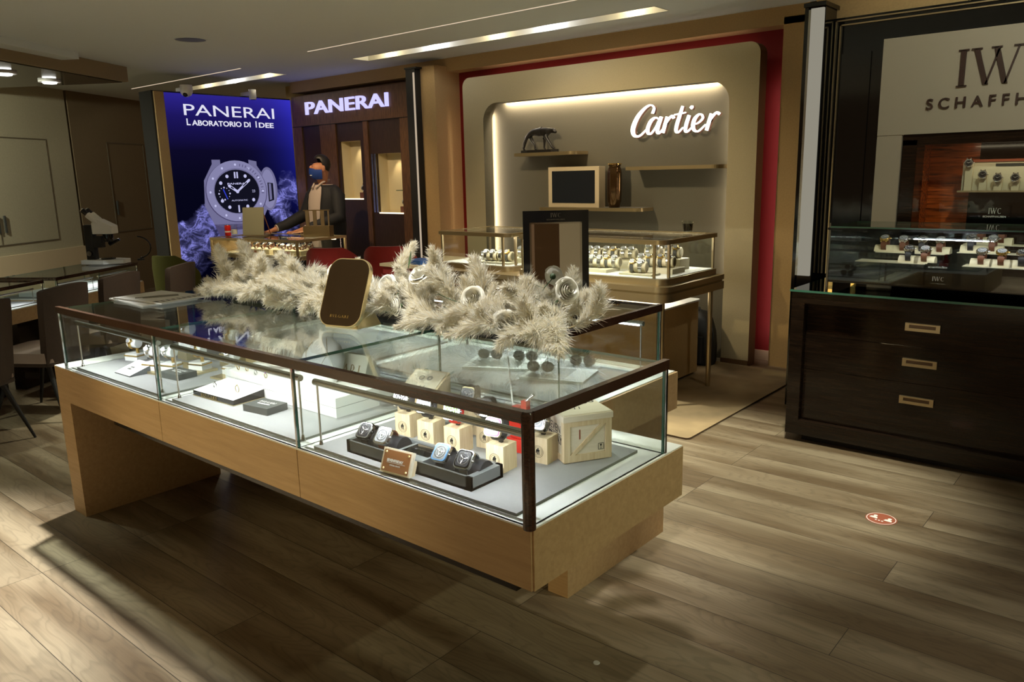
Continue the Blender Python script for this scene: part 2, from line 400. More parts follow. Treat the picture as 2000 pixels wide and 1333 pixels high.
# serif capitals drawn from strokes; cell height 1
def _ln(x0, y0, x1, y1, w): return ('l', x0, y0, x1, y1, w)
SER = {
 'I': (.36, [_ln(.18, 0, .18, 1, .13)], [(.18, 0), (.18, 1)]),
 'W': (1.25, [_ln(.12, 1, .40, 0, .13), _ln(.40, 0, .66, .95, .05), _ln(.60, 1, .86, 0, .13), _ln(.86, 0, 1.13, 1, .05)], [(.12, 1), (.60, 1), (1.13, 1)]),
 'C': (.86, [('a', .48, .5, .38, .5, 50, 310)], []),
 'B': (.68, [_ln(.14, 0, .14, 1, .12), ('a', .26, .75, .26, .25, -90, 90), ('a', .26, .26, .34, .26, -90, 90), _ln(.12, 1, .3, 1, .05), _ln(.12, .5, .3, .5, .05), _ln(.12, 0, .3, 0, .05)], []),
 'V': (.84, [_ln(.10, 1, .42, 0, .13), _ln(.42, 0, .74, 1, .05)], [(.10, 1), (.74, 1)]),
 'L': (.62, [_ln(.14, 0, .14, 1, .12), _ln(.12, .02, .54, .02, .05), _ln(.54, 0, .56, .2, .05)], [(.14, 1), (.14, 0)]),
 'G': (.88, [('a', .46, .5, .38, .5, 50, 330), _ln(.76, .02, .76, .42, .11)], [(.76, .42)]),
 'A': (.86, [_ln(.10, 0, .43, 1, .05), _ln(.43, 1, .76, 0, .13), _ln(.22, .34, .62, .34, .05)], [(.10, 0), (.76, 0)]),
 'R': (.80, [_ln(.14, 0, .14, 1, .12), ('a', .26, .74, .28, .26, -90, 90), _ln(.12, 1, .3, 1, .05), _ln(.12, .48, .3, .48, .05), _ln(.36, .48, .72, 0, .12)], [(.14, 0), (.72, 0)]),
}
def serif_mb(mb, s, h, M, mat, ext=0.004, gap=.1, width=None):
    tot = sum(SER[c][0]+gap for c in s)-gap; sx = (width/tot if width else h); x = 0
    def quad(P):
        n = len(P); vs = [M @ Vector((a*sx, b*h, z)) for z in (-ext, ext) for a, b in P]
        mb.add(vs, [tuple(range(n, 2*n)), tuple(range(n-1, -1, -1))]+[(i, (i+1) % n, n+(i+1) % n, n+i) for i in range(n)], mat)
    for c in s:
        wd, st, se = SER[c]
        for q in st:
            if q[0] == 'l':
                _, x0, y0, x1, y1, wt = q
                if abs(y1-y0) < 1e-6: quad([(x+x0, y0-wt/2), (x+x1, y1-wt/2), (x+x1, y1+wt/2), (x+x0, y0+wt/2)])
                else: quad([(x+x0-wt/2, y0), (x+x0+wt/2, y0), (x+x1+wt/2, y1), (x+x1-wt/2, y1)])
            else:
                _, cx, cy, rx, ry, a0, a1 = q; n = 14; pr = None
                for k in range(n+1):
                    t = math.radians(a0+(a1-a0)*k/n); wt = .045+.085*abs(math.cos(t))**1.5
                    o = (x+cx+rx*math.cos(t), cy+ry*math.sin(t)); i = (x+cx+(rx-wt)*math.cos(t), cy+(ry-wt*.7)*math.sin(t))
                    if pr: quad([pr[1], pr[0], o, i] if a1 > a0 else [pr[0], pr[1], i, o])
                    pr = (o, i)
        for (a, b) in se: quad([(x+a-.13, b-.02), (x+a+.13, b-.02), (x+a+.13, b+.025), (x+a-.13, b+.025)])
        x += wd+gap
def skin_obj(name, nodes, edges, mat, parent=None, sub=2, root=0, origin=(0, 0, 0), M=None):
    # nodes: list of (x,y,z,r[,r2])
    me = bpy.data.meshes.new(name); M = M or Matrix()
    me.from_pydata([tuple((M @ Vector(n[:3]))-Vector(origin)) for n in nodes], edges, [])
    me.materials.append(MATS[mat])
    o = bpy.data.objects.new(name, me); COL.objects.link(o)
    sk = o.modifiers.new('skin', 'SKIN'); sk.use_smooth_shade = True; sk.branch_smoothing = .6
    if not me.skin_vertices:
        bpy.context.view_layer.objects.active = o
        bm = bmesh.new(); bm.from_mesh(me); bm.verts.layers.skin.verify(); bm.to_mesh(me); bm.free()
    for i, n in enumerate(nodes):
        sv = me.skin_vertices[0].data[i]; sv.radius = (n[3], n[4] if len(n) > 4 else n[3]); sv.use_root = (i == root)
    su = o.modifiers.new('sub', 'SUBSURF'); su.levels = sub; su.render_levels = sub
    # freeze
    bpy.context.view_layer.update()
    nm = bpy.data.meshes.new_from_object(o.evaluated_get(bpy.context.evaluated_depsgraph_get()))
    o.modifiers.clear(); o.data = nm; nm.name = name
    for p in nm.polygons: p.use_smooth = True
    if parent: o.parent = parent
    return o

# ------------------------------------------------------------ room shell
D = Vector((-.527, .85, 0)).normalized(); NN = Vector((-.85, -.527, 0)).normalized()   # left zone runs along D, away along NN
struct(MB().box((-15, -4, -.1), (4, 8, 0), 'oak_planks'), 'floor')
holes = [(-6.75, 5.49, -3.2, 5.71), (-10.4, 5.49, -8.23, 5.71), (-6.64, 4.86, 2.0, 4.875), (-10.7, 5.02, -8.1, 5.045)]
xs = sorted({-15, 4, *[h[0] for h in holes], *[h[2] for h in holes]}); ys = sorted({-4, 8, *[h[1] for h in holes], *[h[3] for h in holes]})
c = MB()
for i in range(len(xs)-1):
    for j in range(len(ys)-1):
        mx, my = (xs[i]+xs[i+1])/2, (ys[j]+ys[j+1])/2
        if any(h[0] < mx < h[2] and h[1] < my < h[3] for h in holes): continue
        c.add([(xs[i], ys[j], 2.8), (xs[i], ys[j+1], 2.8), (xs[i+1], ys[j+1], 2.8), (xs[i+1], ys[j], 2.8)], [(0, 1, 2, 3)], 'ceiling_paint')
c.box((-15, -4, 3.05), (4, 8, 3.1), 'ceiling_paint')
struct(c, 'ceiling')
# walls
struct(MB().box((-9.3, 6.42, 0), (-6.25, 6.6, 2.8), 'tan_fabric').box((-6.25, 6.39, 0), (-2.3, 6.6, 2.8), 'red_wall').box((-2.3, 6.2, 0), (4, 6.6, 2.8), 'tan_fabric'), 'wall_back')
struct(MB().box((-8.88, 6.2, 2.668), (4.0, 6.42, 2.8), 'tan_fabric'), 'trim_1')     # bulkhead over the wall bays
struct(MB().box((-6.30, 6.02, 0), (-6.09, 6.39, 2.72), 'tan_fabric'), 'trim_2')
struct(MB().box((-2.49, 6.2, 0), (-1.95, 6.39, 2.72), 'tan_fabric'), 'trim_3')
struct(MB().box((-6.09, 6.36, 0), (-2.49, 6.39, .08), 'cream_base'), 'baseboard_back')
Ml = Matrix(((D.x, NN.x, 0, 0), (D.y, NN.y, 0, 0), (0, 0, 1, 0), (0, 0, 0, 1)))   # (along D, along NN, up) -> room
def lz(x, y): v = Vector((x, y, 0)); return v.dot(D), v.dot(NN)
sd, sn = lz(-11.3, 4.45)
wl = MB(Ml)
wl.box((sd-9, 7.30, 0), (sd, 7.4, 2.8), 'wall_cream')
wl.box((sd-9, 7.27, 0), (sd, 7.30, .78), 'cream_base')
struct(wl, 'wall_left')
g = MB(Ml)
dd, dn = lz(-10.70, 3.40); de, _ = lz(-11.1, 4.04)
for a, b in (((de-1.7, 7.292, 2.15), (de, 7.30, 2.162)), ((de-1.7, 7.292, .90), (de, 7.30, .912)), ((de, 7.292, .90), (de+.01, 7.30, 2.162)), ((de-.95, 7.292, .912), (de-.94, 7.30, 2.15))):
    g.box(a, b, 'line_brown')
dr = thing('wall_cabinet', 'flush cream cabinet doors in the left wall with small dark pulls', 'cabinet')
g.build('door_outline', dr)
for q in (de-.98, de-.88): MB(Ml).box((q, 7.275, 1.05), (q+.025, 7.292, 1.25), 'dark_grey').build('handle', dr)
struct(MB(Ml).box((sd, 7.36, 0), (sd+.05, 7.5, 2.8), 'gap_dark'), 'trim_4')
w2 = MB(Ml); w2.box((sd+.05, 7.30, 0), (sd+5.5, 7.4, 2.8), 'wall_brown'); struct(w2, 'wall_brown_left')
dr2 = thing('flush_door', 'faint flush brown door in the dim wall behind the microscope', 'door')
g = MB(Ml); q0, q1 = sd+.75, sd+1.6
for a, b in (((q0, 7.292, 2.15), (q1, 7.30, 2.165)), ((q0, 7.292, .9), (q1, 7.30, .915)), ((q0, 7.292, .9), (q0+.012, 7.30, 2.16)), ((q1, 7.292, .9), (q1+.012, 7.30, 2.16))): g.box(a, b, 'line_brown')
g.build('door_outline', dr2); MB(Ml).box((q0+.05, 7.275, 1.15), (q0+.08, 7.292, 1.35), 'dark_grey').build('handle', dr2)
# dropped dark soffit over the left counters
fd0, _ = lz(-7.0, 1.2); fd1, _ = lz(-8.76, 4.08)
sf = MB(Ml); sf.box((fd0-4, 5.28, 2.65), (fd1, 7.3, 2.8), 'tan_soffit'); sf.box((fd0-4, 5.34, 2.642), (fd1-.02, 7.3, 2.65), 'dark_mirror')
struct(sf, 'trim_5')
sf2 = MB(Ml); sf2.box((fd0-4, 5.1, 2.74), (fd1-1.0, 5.28, 2.8), 'ceiling_paint'); struct(sf2, 'trim_6')

# ------------------------------------------------------------ ceiling lights and fittings
def slot_light(x0, x1, lamps, label):
    t = thing('recessed_slot_light', label, 'ceiling light', ((x0+x1)/2, 5.6, 2.8), group='recessed light slots along the back bays')
    h = MB()
    a, b = (x0, 5.49), (x1, 5.71)
    for A, B in (((x0-.01, 5.48, 2.8), (x1+.01, 5.49, 2.98)), ((x0-.01, 5.71, 2.8), (x1+.01, 5.72, 2.98)), ((x0-.01, 5.49, 2.8), (x0, 5.71, 2.98)), ((x1, 5.49, 2.8), (x1+.01, 5.71, 2.98)), ((x0, 5.49, 2.96), (x1, 5.71, 2.98))): h.box(A, B, 'ceiling_inner')
    h.build('housing', t)
    for x, warm in lamps:
        m = MB(); m.lathe([(.045, 2.93), (.05, 2.90), (.042, 2.895)], 'chrome', (x, 5.6, 0)); m.build('spot_head', t, smooth=40)
        MB().lathe([(.036, 2.8935), (.036, 2.892)], 'lamp_white', (x, 5.6, 0)).build('lamp_lens', t)
        point('slot_lamp', (x, 5.60, 2.85), 3.2 if not warm else 1.8, (1, .84, .5) if warm else (.9, .93, 1), .02)
slot_light(-6.75, -3.2, [(-6.4, 1), (-5.75, 0), (-4.95, 1), (-4.35, 0), (-3.5, 1)], 'long recessed ceiling light slot in front of the beige sign wall')
slot_light(-10.4, -8.23, [(-10.0, 1), (-9.35, 0), (-8.6, 1)], 'short recessed ceiling light slot above the blue poster')
for (x0, x1, y, lb) in ((-6.64, 2.0, 4.8675, 'long thin ceiling step edge nearer the camera, its light painted as glow'), (-10.7, -8.1, 5.0325, 'thin ceiling step edge at the left, its light painted as orange glow')):
    t = thing('lit_ceiling_edge', lb, 'ceiling light', ((x0+x1)/2, y, 2.8))
    MB().box((x0, y-.007, 2.797), (x1, y+.007, 2.81), 'edge_glow').build('painted_glow', t)  # glowing strip paints the light on a step edge, no lamp there
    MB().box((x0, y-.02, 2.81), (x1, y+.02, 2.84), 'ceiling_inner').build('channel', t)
t = thing('ceiling_speaker', 'round flush grey speaker grille in the ceiling', 'speaker', (-6.74, 3.73, 2.8))
m = MB(); m.lathe([(.001, 2.797), (.115, 2.797), (.13, 2.7995)], 'mid_grey', (-6.74, 3.73, 0), 32); m.build('grille', t, smooth=40)
m = MB(); m.ring(.128, .14, 2.794, 2.8, 'ceiling_paint', (-6.74, 3.73, 0), 32); m.build('rim', t)
def cctv(x, y, kind, lb):
    t = thing('security_camera', lb, 'camera', (x, y, 2.6))
    MB().box((-8.95, y-.02, 2.60), (x, y+.02, 2.64), 'white_paint').build('mount', t, bevel=.004)
    if kind:
        m = MB(); m.lathe([(.066, 2.66), (.07, 2.62), (.066, 2.58), (.05, 2.55), (.02, 2.535), (.001, 2.53)], 'white_paint', (x, y, 0)); m.build('housing', t, smooth=50)
        MB().ell((x+.025, y-.03, 2.555), (.028, .028, .028), 'black_gloss').build('lens', t, smooth=60)
    else:
        MB().lathe([(.04, 2.66), (.042, 2.655), (.042, 2.55), (.038, 2.545)], 'white_paint', (x, y, 0)).build('housing', t, smooth=40)
        MB().lathe([(.03, 2.547), (.03, 2.542)], 'black_gloss', (x, y, 0)).build('lens', t)
cctv(-8.75, 4.73, 1, 'white dome security camera with a black lens before the blue poster')
cctv(-8.72, 5.55, 0, 'small white cylinder camera right of the dome camera')
for p, lb in (((-9.05, 3.42), 'recessed downlight nearer the poster in the dark ceiling panel'), ((-8.62, 2.87), 'recessed downlight at the far left edge of the dark ceiling panel')):
    x, y = p; t = thing('downlight', lb, 'ceiling light', (x, y, 2.642))
    MB().ring(.07, .105, 2.625, 2.642, 'white_paint', (x, y, 0)).build('rim', t, smooth=40)
    MB().lathe([(.068, 2.632), (.062, 2.612), (.001, 2.608)], 'lamp_white', (x, y, 0)).build('lamp', t, smooth=60)
    spot('downlight_beam', (x, y, 2.60), (x+.1, y-.1, 0), 26, (.95, 1, .85), 100, .8, .05)

o = MB(Tr(2.9, -2.9, 0) @ Rz(math.radians(43))); o.box((-1.6, 0, 0), (-.14, .1, 2.8), 'wall_brown'); o.box((-.10, -.05, 0), (.22, .1, 2.8), 'bronze_edge'); o.box((.22, 0, 0), (1.2, .1, 2.8), 'ceiling_inner'); struct(o, 'wall_front')

# ------------------------------------------------------------ beige sign wall (framed recess with shelves)
t = thing('feature_wall', 'beige linen wall unit with a rounded glowing recess in front of the red wall', 'wall unit', (-4.17, 6.2, 0))
Mxz = Matrix(((1, 0, 0, 0), (0, 0, 1, 0), (0, 1, 0, 0), (0, 0, 0, 1)))   # (x, z, y) -> room
def frame_faces(x0, z0, x1, z1, r, ox0, oz0, ox1, oz1, orr, y0, y1, mat, edge, inner):
    # a board with a rounded hole open to the floor, same number of points on both outlines
    n = 8
    def arch(a0, b0, a1, b1, rr):
        P = [(a0, b0)]+[(a0+rr-rr*math.cos(.5*PI*k/n), b1-rr+rr*math.sin(.5*PI*k/n)) for k in range(n+1)]
        P += [(a1-rr+rr*math.sin(.5*PI*k/n), b1-rr+rr*math.cos(.5*PI*k/n)) for k in range(n+1)]+[(a1, b0)]
        return P
    O = arch(x0, z0, x1, z1, r); I = arch(ox0, oz0, ox1, oz1, orr); k = len(O); m = MB()
    for y in (y0, y1):
        vs = [(p[0], y, p[1]) for p in O]+[(p[0], y, p[1]) for p in I]
        m.add(vs, [(i, i+1, k+i+1, k+i) for i in range(k-1)], mat)
    for P, mm in ((O, edge), (I, inner)):
        vs = [(p[0], y0, p[1]) for p in P]+[(p[0], y1, p[1]) for p in P]
        m.add(vs, [(i, i+1, k+i+1, k+i) for i in range(k-1)], mm)
    return m
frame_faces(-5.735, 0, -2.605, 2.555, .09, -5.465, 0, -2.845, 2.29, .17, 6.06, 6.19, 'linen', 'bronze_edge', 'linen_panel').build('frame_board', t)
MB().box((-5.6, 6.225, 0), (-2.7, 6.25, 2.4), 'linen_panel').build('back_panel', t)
for x in (-3.35,): MB().box((x, 6.2245, 0), (x+.004, 6.2255, .6), 'bronze_edge').build('panel_seam', t)
MB().box((-5.73, 6.058, 0), (-5.465, 6.062, .05), 'bronze_edge').box((-2.845, 6.05, 0), (-2.605, 6.06, .05), 'bronze_edge').build('plinth', t)
# the strips of light behind the inner lip and behind the outer frame
m = MB(); m.box((-5.3, 6.195, 2.315), (-3.0, 6.205, 2.322), 'led_warm'); m.box((-5.50, 6.195, .75), (-5.492, 6.205, 2.15), 'led_warm'); m.box((-2.822, 6.195, .75), (-2.815, 6.205, 2.15), 'led_warm'); m.build('light_strip', t)
area('halo_top', (-4.15, 6.196, 2.312), (0, .5, -1), 2.3, .012, 22, (1, .84, .62))
area('halo_left', (-5.482, 6.196, 1.45), (1, .5, 0), .012, 1.5, 6, (1, .84, .62))
area('halo_right', (-2.83, 6.196, 1.45), (-1, .5, 0), .012, 1.5, 4, (1, .84, .62))
area('red_halo_right', (-2.60, 6.22, 1.2), (.75, .75, 0), .02, 2.1, 1.6, (1, .8, .78))
area('red_halo_top', (-4.2, 6.25, 2.50), (0, .6, 1), 2.8, .02, .9, (1, .7, .6))
area('red_halo_left', (-5.72, 6.25, 1.2), (-.9, .3, 0), .02, 2.1, 1.2, (1, .7, .5))
def shelf(x0, x1, z, lb):
    s = MB().prism(rrect(x0, 6.0, x1, 6.225, .07, 6, (0, 1, 0, 0)), z-.03, z, 'brass_dark', 'linen_panel').build('wall_shelf', None, ((x0+x1)/2, 6.225, z), None)
    tag(s, lb, 'shelf', 'beige shelves in the glowing recess')
shelf(-5.02, -4.31, 1.795, 'short upper left shelf carrying the dark panther figure')
shelf(-4.72, -3.61, 1.285, 'long lower shelf carrying the framed screen and the vase')
shelf(-3.76, -2.88, 1.64, 'empty shelf at right, below the white script sign')
# white script sign, drawn as strokes of changing width
def ribbon(mb, pts, M, mat, ext=.008, closed=False):
    # Catmull-Rom through (x, y, width)
    P = [Vector(p) for p in pts]; Q = []
    for i in range(len(P)-1):
        a, b, c, d = P[max(i-1, 0)], P[i], P[i+1], P[min(i+2, len(P)-1)]
        for k in range(8):
            u = k/8; Q.append(.5*((2*b)+(c-a)*u+(2*a-5*b+4*c-d)*u*u+(3*b-a-3*c+d)*u**3))
    Q.append(P[-1]); L = []; R = []
    for i, q in enumerate(Q):
        tg = Vector((*(Q[min(i+1, len(Q)-1)]-Q[max(i-1, 0)]).xy, 0)).normalized(); n = Vector((-tg.y, tg.x, 0)); wd = max(q.z, .01)/2
        p = Vector((q.x, q.y, 0)); L.append(p+n*wd); R.append(p-n*wd)
    n = len(Q); vs = [M @ Vector((p.x, p.y, z)) for z in (-ext, ext) for p in L+R]
    fs = []
    for i in range(n-1):
        fs += [(i, i+1, n+i+1, n+i), (2*n+i, 3*n+i, 3*n+i+1, 2*n+i+1), (i, 2*n+i, 2*n+i+1, i+1), (n+i, n+i+1, 3*n+i+1, 3*n+i)]
    fs += [(0, n, 3*n, 2*n), (n-1, 3*n-1, 4*n-1, 2*n-1)]
    mb.add(vs, fs, mat)
SCR = [
 [(1.30, 1.02, .05), (1.22, .78, .10), (1.30, .98, .06), (1.14, 1.12, .07), (.86, 1.02, .10), (.52, .70, .17), (.30, .30, .20), (.28, .02, .17), (.42, -.12, .12), (.66, -.08, .07), (.98, .18, .04)],       # C
 [(1.52, .52, .05), (1.36, .60, .08), (1.14, .46, .14), (1.00, .18, .15), (1.02, -.02, .12), (1.16, -.04, .07), (1.36, .18, .05), (1.52, .46, .06)],
 [(1.64, .62, .14), (1.50, .24, .14), (1.46, .02, .13), (1.54, -.05, .07), (1.74, .14, .04)],                                                                    # a
 [(1.92, .60, .13), (1.82, .30, .14), (1.72, -.04, .13)], [(1.82, .28, .05), (2.02, .54, .08), (2.16, .62, .10), (2.22, .52, .12)],                                            # r
 [(2.62, .98, .09), (2.50, .64, .13), (2.36, .22, .14), (2.34, .00, .12), (2.44, -.05, .07), (2.66, .14, .04)], [(2.26, .66, .06), (2.50, .68, .07), (2.76, .72, .05)],         # t
 [(2.92, .60, .13), (2.80, .26, .14), (2.76, .02, .12), (2.84, -.05, .07), (3.08, .14, .04)], [(2.98, .86, .12), (3.04, .92, .13), (3.08, .93, .08)],                              # i
 [(3.14, .22, .05), (3.34, .28, .06), (3.52, .44, .07), (3.48, .58, .08), (3.34, .60, .08), (3.16, .42, .14), (3.10, .16, .15), (3.18, -.02, .11), (3.36, -.04, .07), (3.66, .20, .04)],  # e
 [(3.90, .60, .13), (3.80, .30, .14), (3.70, -.04, .13)], [(3.80, .28, .05), (4.00, .54, .08), (4.14, .63, .10), (4.24, .56, .13)],                                            # r
]
sgn = MB(); sc_ = .87/4.25
Ms = Tr(-3.84, 6.155, 1.925) @ Rx(PI/2) @ Matrix.Diagonal((sc_, sc_, 1, 1))
for st in SCR: ribbon(sgn, [(x, y, w*.82) for x, y, w in st], Ms, 'sign_white', .012)
o = sgn.build('script_sign', None, (-3.4, 6.16, 2.0)); tag(o, 'glowing white script lettering on the beige recess wall', 'sign')
b = MB(); Ms2 = Tr(-3.832, 6.172, 1.919) @ Rx(PI/2) @ Matrix.Diagonal((sc_, sc_, 1, 1))
for st in SCR: ribbon(b, [(x, y, w*1.02) for x, y, w in st], Ms2, 'brown_leather', .004)
bo = b.build('letter_backing', o, (-3.4, 6.16, 2.0)); 
for x in (-3.75, -3.1): MB().tube([(x, 6.172, 1.935), (x, 6.226, 1.935)], .004, 'steel', 6).build('standoff', o, (-3.4, 6.16, 2.0))
area('sign_glow', (-3.4, 6.17, 2.0), (0, 1, 0), .8, .15, .15, (1, .9, .7))
# panther figure walking to the right
t = thing('panther_figure', 'dark bronze panther figure walking on a rocky base', 'figurine', (-4.80, 6.11, 1.795))
MB().prism([(-5.0, 6.07), (-4.9, 6.055), (-4.62, 6.06), (-4.56, 6.10), (-4.60, 6.16), (-4.98, 6.165)], 1.795, 1.822, 'panther_bronze').build('base', t, bevel=.008)
y = 6.11
N = [(-4.80, y, 1.985, .034, .047), (-4.87, y, 1.995, .034, .042), (-4.93, y, 1.975, .028, .036), (-4.74, y, 1.995, .030, .046), (-4.69, y, 1.995, .028, .040), (-4.645, y, 2.0, .022, .026),   # 0-5 trunk, neck
     (-4.615, y, 1.985, .024, .026), (-4.585, y, 1.965, .013, .015),                                               # 6 head 7 muzzle
     (-4.94, y-.02, 1.93, .02), (-4.955, y-.022, 1.88, .011), (-4.975, y-.022, 1.832, .010), (-4.955, y-.025, 1.826, .009),   # hind near leg
     (-4.905, y+.02, 1.92, .02), (-4.87, y+.022, 1.875, .011), (-4.865, y+.022, 1.83, .010), (-4.845, y+.024, 1.826, .009),   # hind far leg
     (-4.70, y-.02, 1.94, .018), (-4.655, y-.022, 1.885, .011), (-4.625, y-.022, 1.835, .009), (-4.60, y-.022, 1.830, .009),   # fore near leg, reaching ahead
     (-4.745, y+.02, 1.93, .018), (-4.75, y+.022, 1.88, .011), (-4.752, y+.022, 1.832, .009), (-4.735, y+.022, 1.828, .009),
     (-4.965, y, 1.945, .010), (-4.99, y, 1.89, .007), (-4.995, y, 1.85, .006), (-5.01, y, 1.845, .005),                    # tail
     (-4.625, y-.016, 2.013, .007), (-4.625, y+.016, 2.013, .007)]
E_ = [(0, 1), (1, 2), (0, 3), (3, 4), (4, 5), (5, 6), (6, 7), (2, 8), (8, 9), (9, 10), (10, 11), (2, 12), (12, 13), (13, 14), (14, 15), (4, 16), (16, 17), (17, 18), (18, 19), (3, 20), (20, 21), (21, 22), (22, 23), (2, 24), (24, 25), (25, 26), (26, 27), (6, 28), (6, 29)]
skin_obj('body', N, E_, 'panther_bronze', t, 2, 0, (-4.80, 6.11, 1.795))
# framed screen
t = thing('framed_screen', 'dark screen in a beige frame on the lower shelf', 'screen', (-4.36, 6.08, 1.285))
m = MB(); m.box((-4.645, 6.05, 1.285), (-4.07, 6.15, 1.655), 'cream_base'); m.build('frame', t, bevel=.004)
MB().box((-4.60, 6.046, 1.325), (-4.115, 6.05, 1.618), 'screen').build('panel', t)
# ribbed amber vase
t = thing('ribbed_vase', 'dark amber ribbed glass vase beside the framed screen', 'vase', (-3.93, 6.09, 1.285))
m = MB(); pr = [(.045, 1.285), (.052, 1.292), (.054, 1.32), (.060, 1.34), (.064, 1.45), (.064, 1.58), (.060, 1.62), (.050, 1.645), (.058, 1.66), (.06, 1.668)]
seg = 32; vs = []
for r, z in pr:
    for k in range(seg):
        a = 2*PI*k/seg; q = r*(1+.05*math.cos(8*a)) if 1.33 < z < 1.63 else r; vs.append((-3.93+q*math.cos(a), 6.09+q*math.sin(a), z))
m.add(vs, [(i*seg+k, i*seg+(k+1) % seg, (i+1)*seg+(k+1) % seg, (i+1)*seg+k) for i in range(len(pr)-1) for k in range(seg)]+[tuple(range(seg-1, -1, -1))], 'vase_glass')
m.build('body', t, smooth=60); m = MB(); m.ring(.056, .062, 1.664, 1.674, 'gold', (-3.93, 6.09, 0)); m.build('rim', t, smooth=40)

# ------------------------------------------------------------ black column with a lit fin
t = thing('black_column', 'tall black column with a thin lit strip between the wood wall and the tan pillar', 'column', (-6.37, 6.08, 0))
MB().box((-6.44, 5.94, 0), (-6.30, 6.40, 2.70), 'black_matte').build('shaft', t)
MB().box((-6.45, 5.93, 2.70), (-6.27, 6.42, 2.715), 'black_matte').build('cap', t)
MB().box((-6.325, 5.932, .02), (-6.305, 5.94, 2.66), 'strip_dim').build('light_strip', t)

# ------------------------------------------------------------ wooden watch wall left of the column
t = thing('watch_wall', 'dark zebrawood wall unit with three niches behind the man', 'wall unit', (-7.66, 6.3, 0))
X0, X1, Y = -8.88, -6.46, 6.2
niches = [(-8.70, -8.33, 1.35, 2.03, 0), (-7.97, -7.575, 1.352, 2.032, 1), (-7.30, -6.875, 1.19, 1.868, 1)]
recs = [(-8.70, -8.33, 0, 2.25), (-8.02, -7.50, 0, 2.25), (-7.42, -6.86, 0, 2.25)]
m = MB(); xs_ = [X0, -8.70, -8.33, -8.02, -7.50, -7.42, -6.86, X1]
m.box((X0, 6.2, 2.25), (X1, 6.40, 2.62), 'zebra_wood')
for i in range(0, 8, 2): m.box((xs_[i], 6.2, 0), (xs_[i+1], 6.40, 2.25), 'zebra_wood')
m.build('fascia', t)
MB().box((X0, 6.195, 2.245), (X1, 6.20, 2.252), 'gap_dark').build('groove', t)
for k, (a, b, z0, z1, lit) in enumerate(niches):
    ra, rb = recs[k][0], recs[k][1]
    m = MB(); w_ = 'niche_wood'
    if lit:
        m.box((ra, 6.215, z1), (rb, 6.24, 2.25), w_); m.box((ra, 6.215, 0), (rb, 6.24, z0), w_); m.box((ra, 6.215, z0), (a, 6.24, z1), w_); m.box((b, 6.215, z0), (rb, 6.24, z1), w_)
    else: m.box((ra, 6.215, 0), (rb, 6.24, 2.25), w_)
    m.build('recess_panel', t)
    if lit:
        m = MB(); m.box((a-.02, 6.38, z0-.02), (b+.02, 6.40, z1+.02), 'cream_leather'); m.box((a-.02, 6.24, z0-.02), (a, 6.38, z1+.02), 'cream_leather'); m.box((b, 6.24, z0-.02), (b+.02, 6.38, z1+.02), 'cream_leather')
        m.box((a, 6.24, z0-.02), (b, 6.38, z0), 'cream_leather'); m.box((a, 6.24, z1), (b, 6.38, z1+.02), 'cream_leather'); nb = m.build('niche_box', t)
        MB().box((a, 6.212, z0-.012), (b, 6.24, z0), 'niche_led').build('light_strip', nb)
        spot('niche_lamp', ((a+b)/2, 6.27, z1-.02), ((a+b)/2, 6.40, z0+.35), 2.2, (1, .75, .42), 75, .8, .01)
MB().box((-7.385, 6.205, 1.19), (-7.355, 6.215, 1.868), 'steel').box((-7.335, 6.205, 1.19), (-7.305, 6.215, 1.868), 'steel').build('side_strip', t)
MB().box((-7.05, 6.27, 1.44), (-6.875, 6.38, 1.448), 'glass_edge').build('glass_shelf', t)
m = MB(); text_mb(m, 'PANERAI', .215, Tr(-8.565, 6.185, 2.385) @ Rx(PI/2), 'sign_violet', .012, bold=.002, width=1.55)
o = m.build('letter_sign', None, (-7.8, 6.185, 2.4)); tag(o, 'violet-white glowing capital lettering on the dark wooden wall', 'sign')

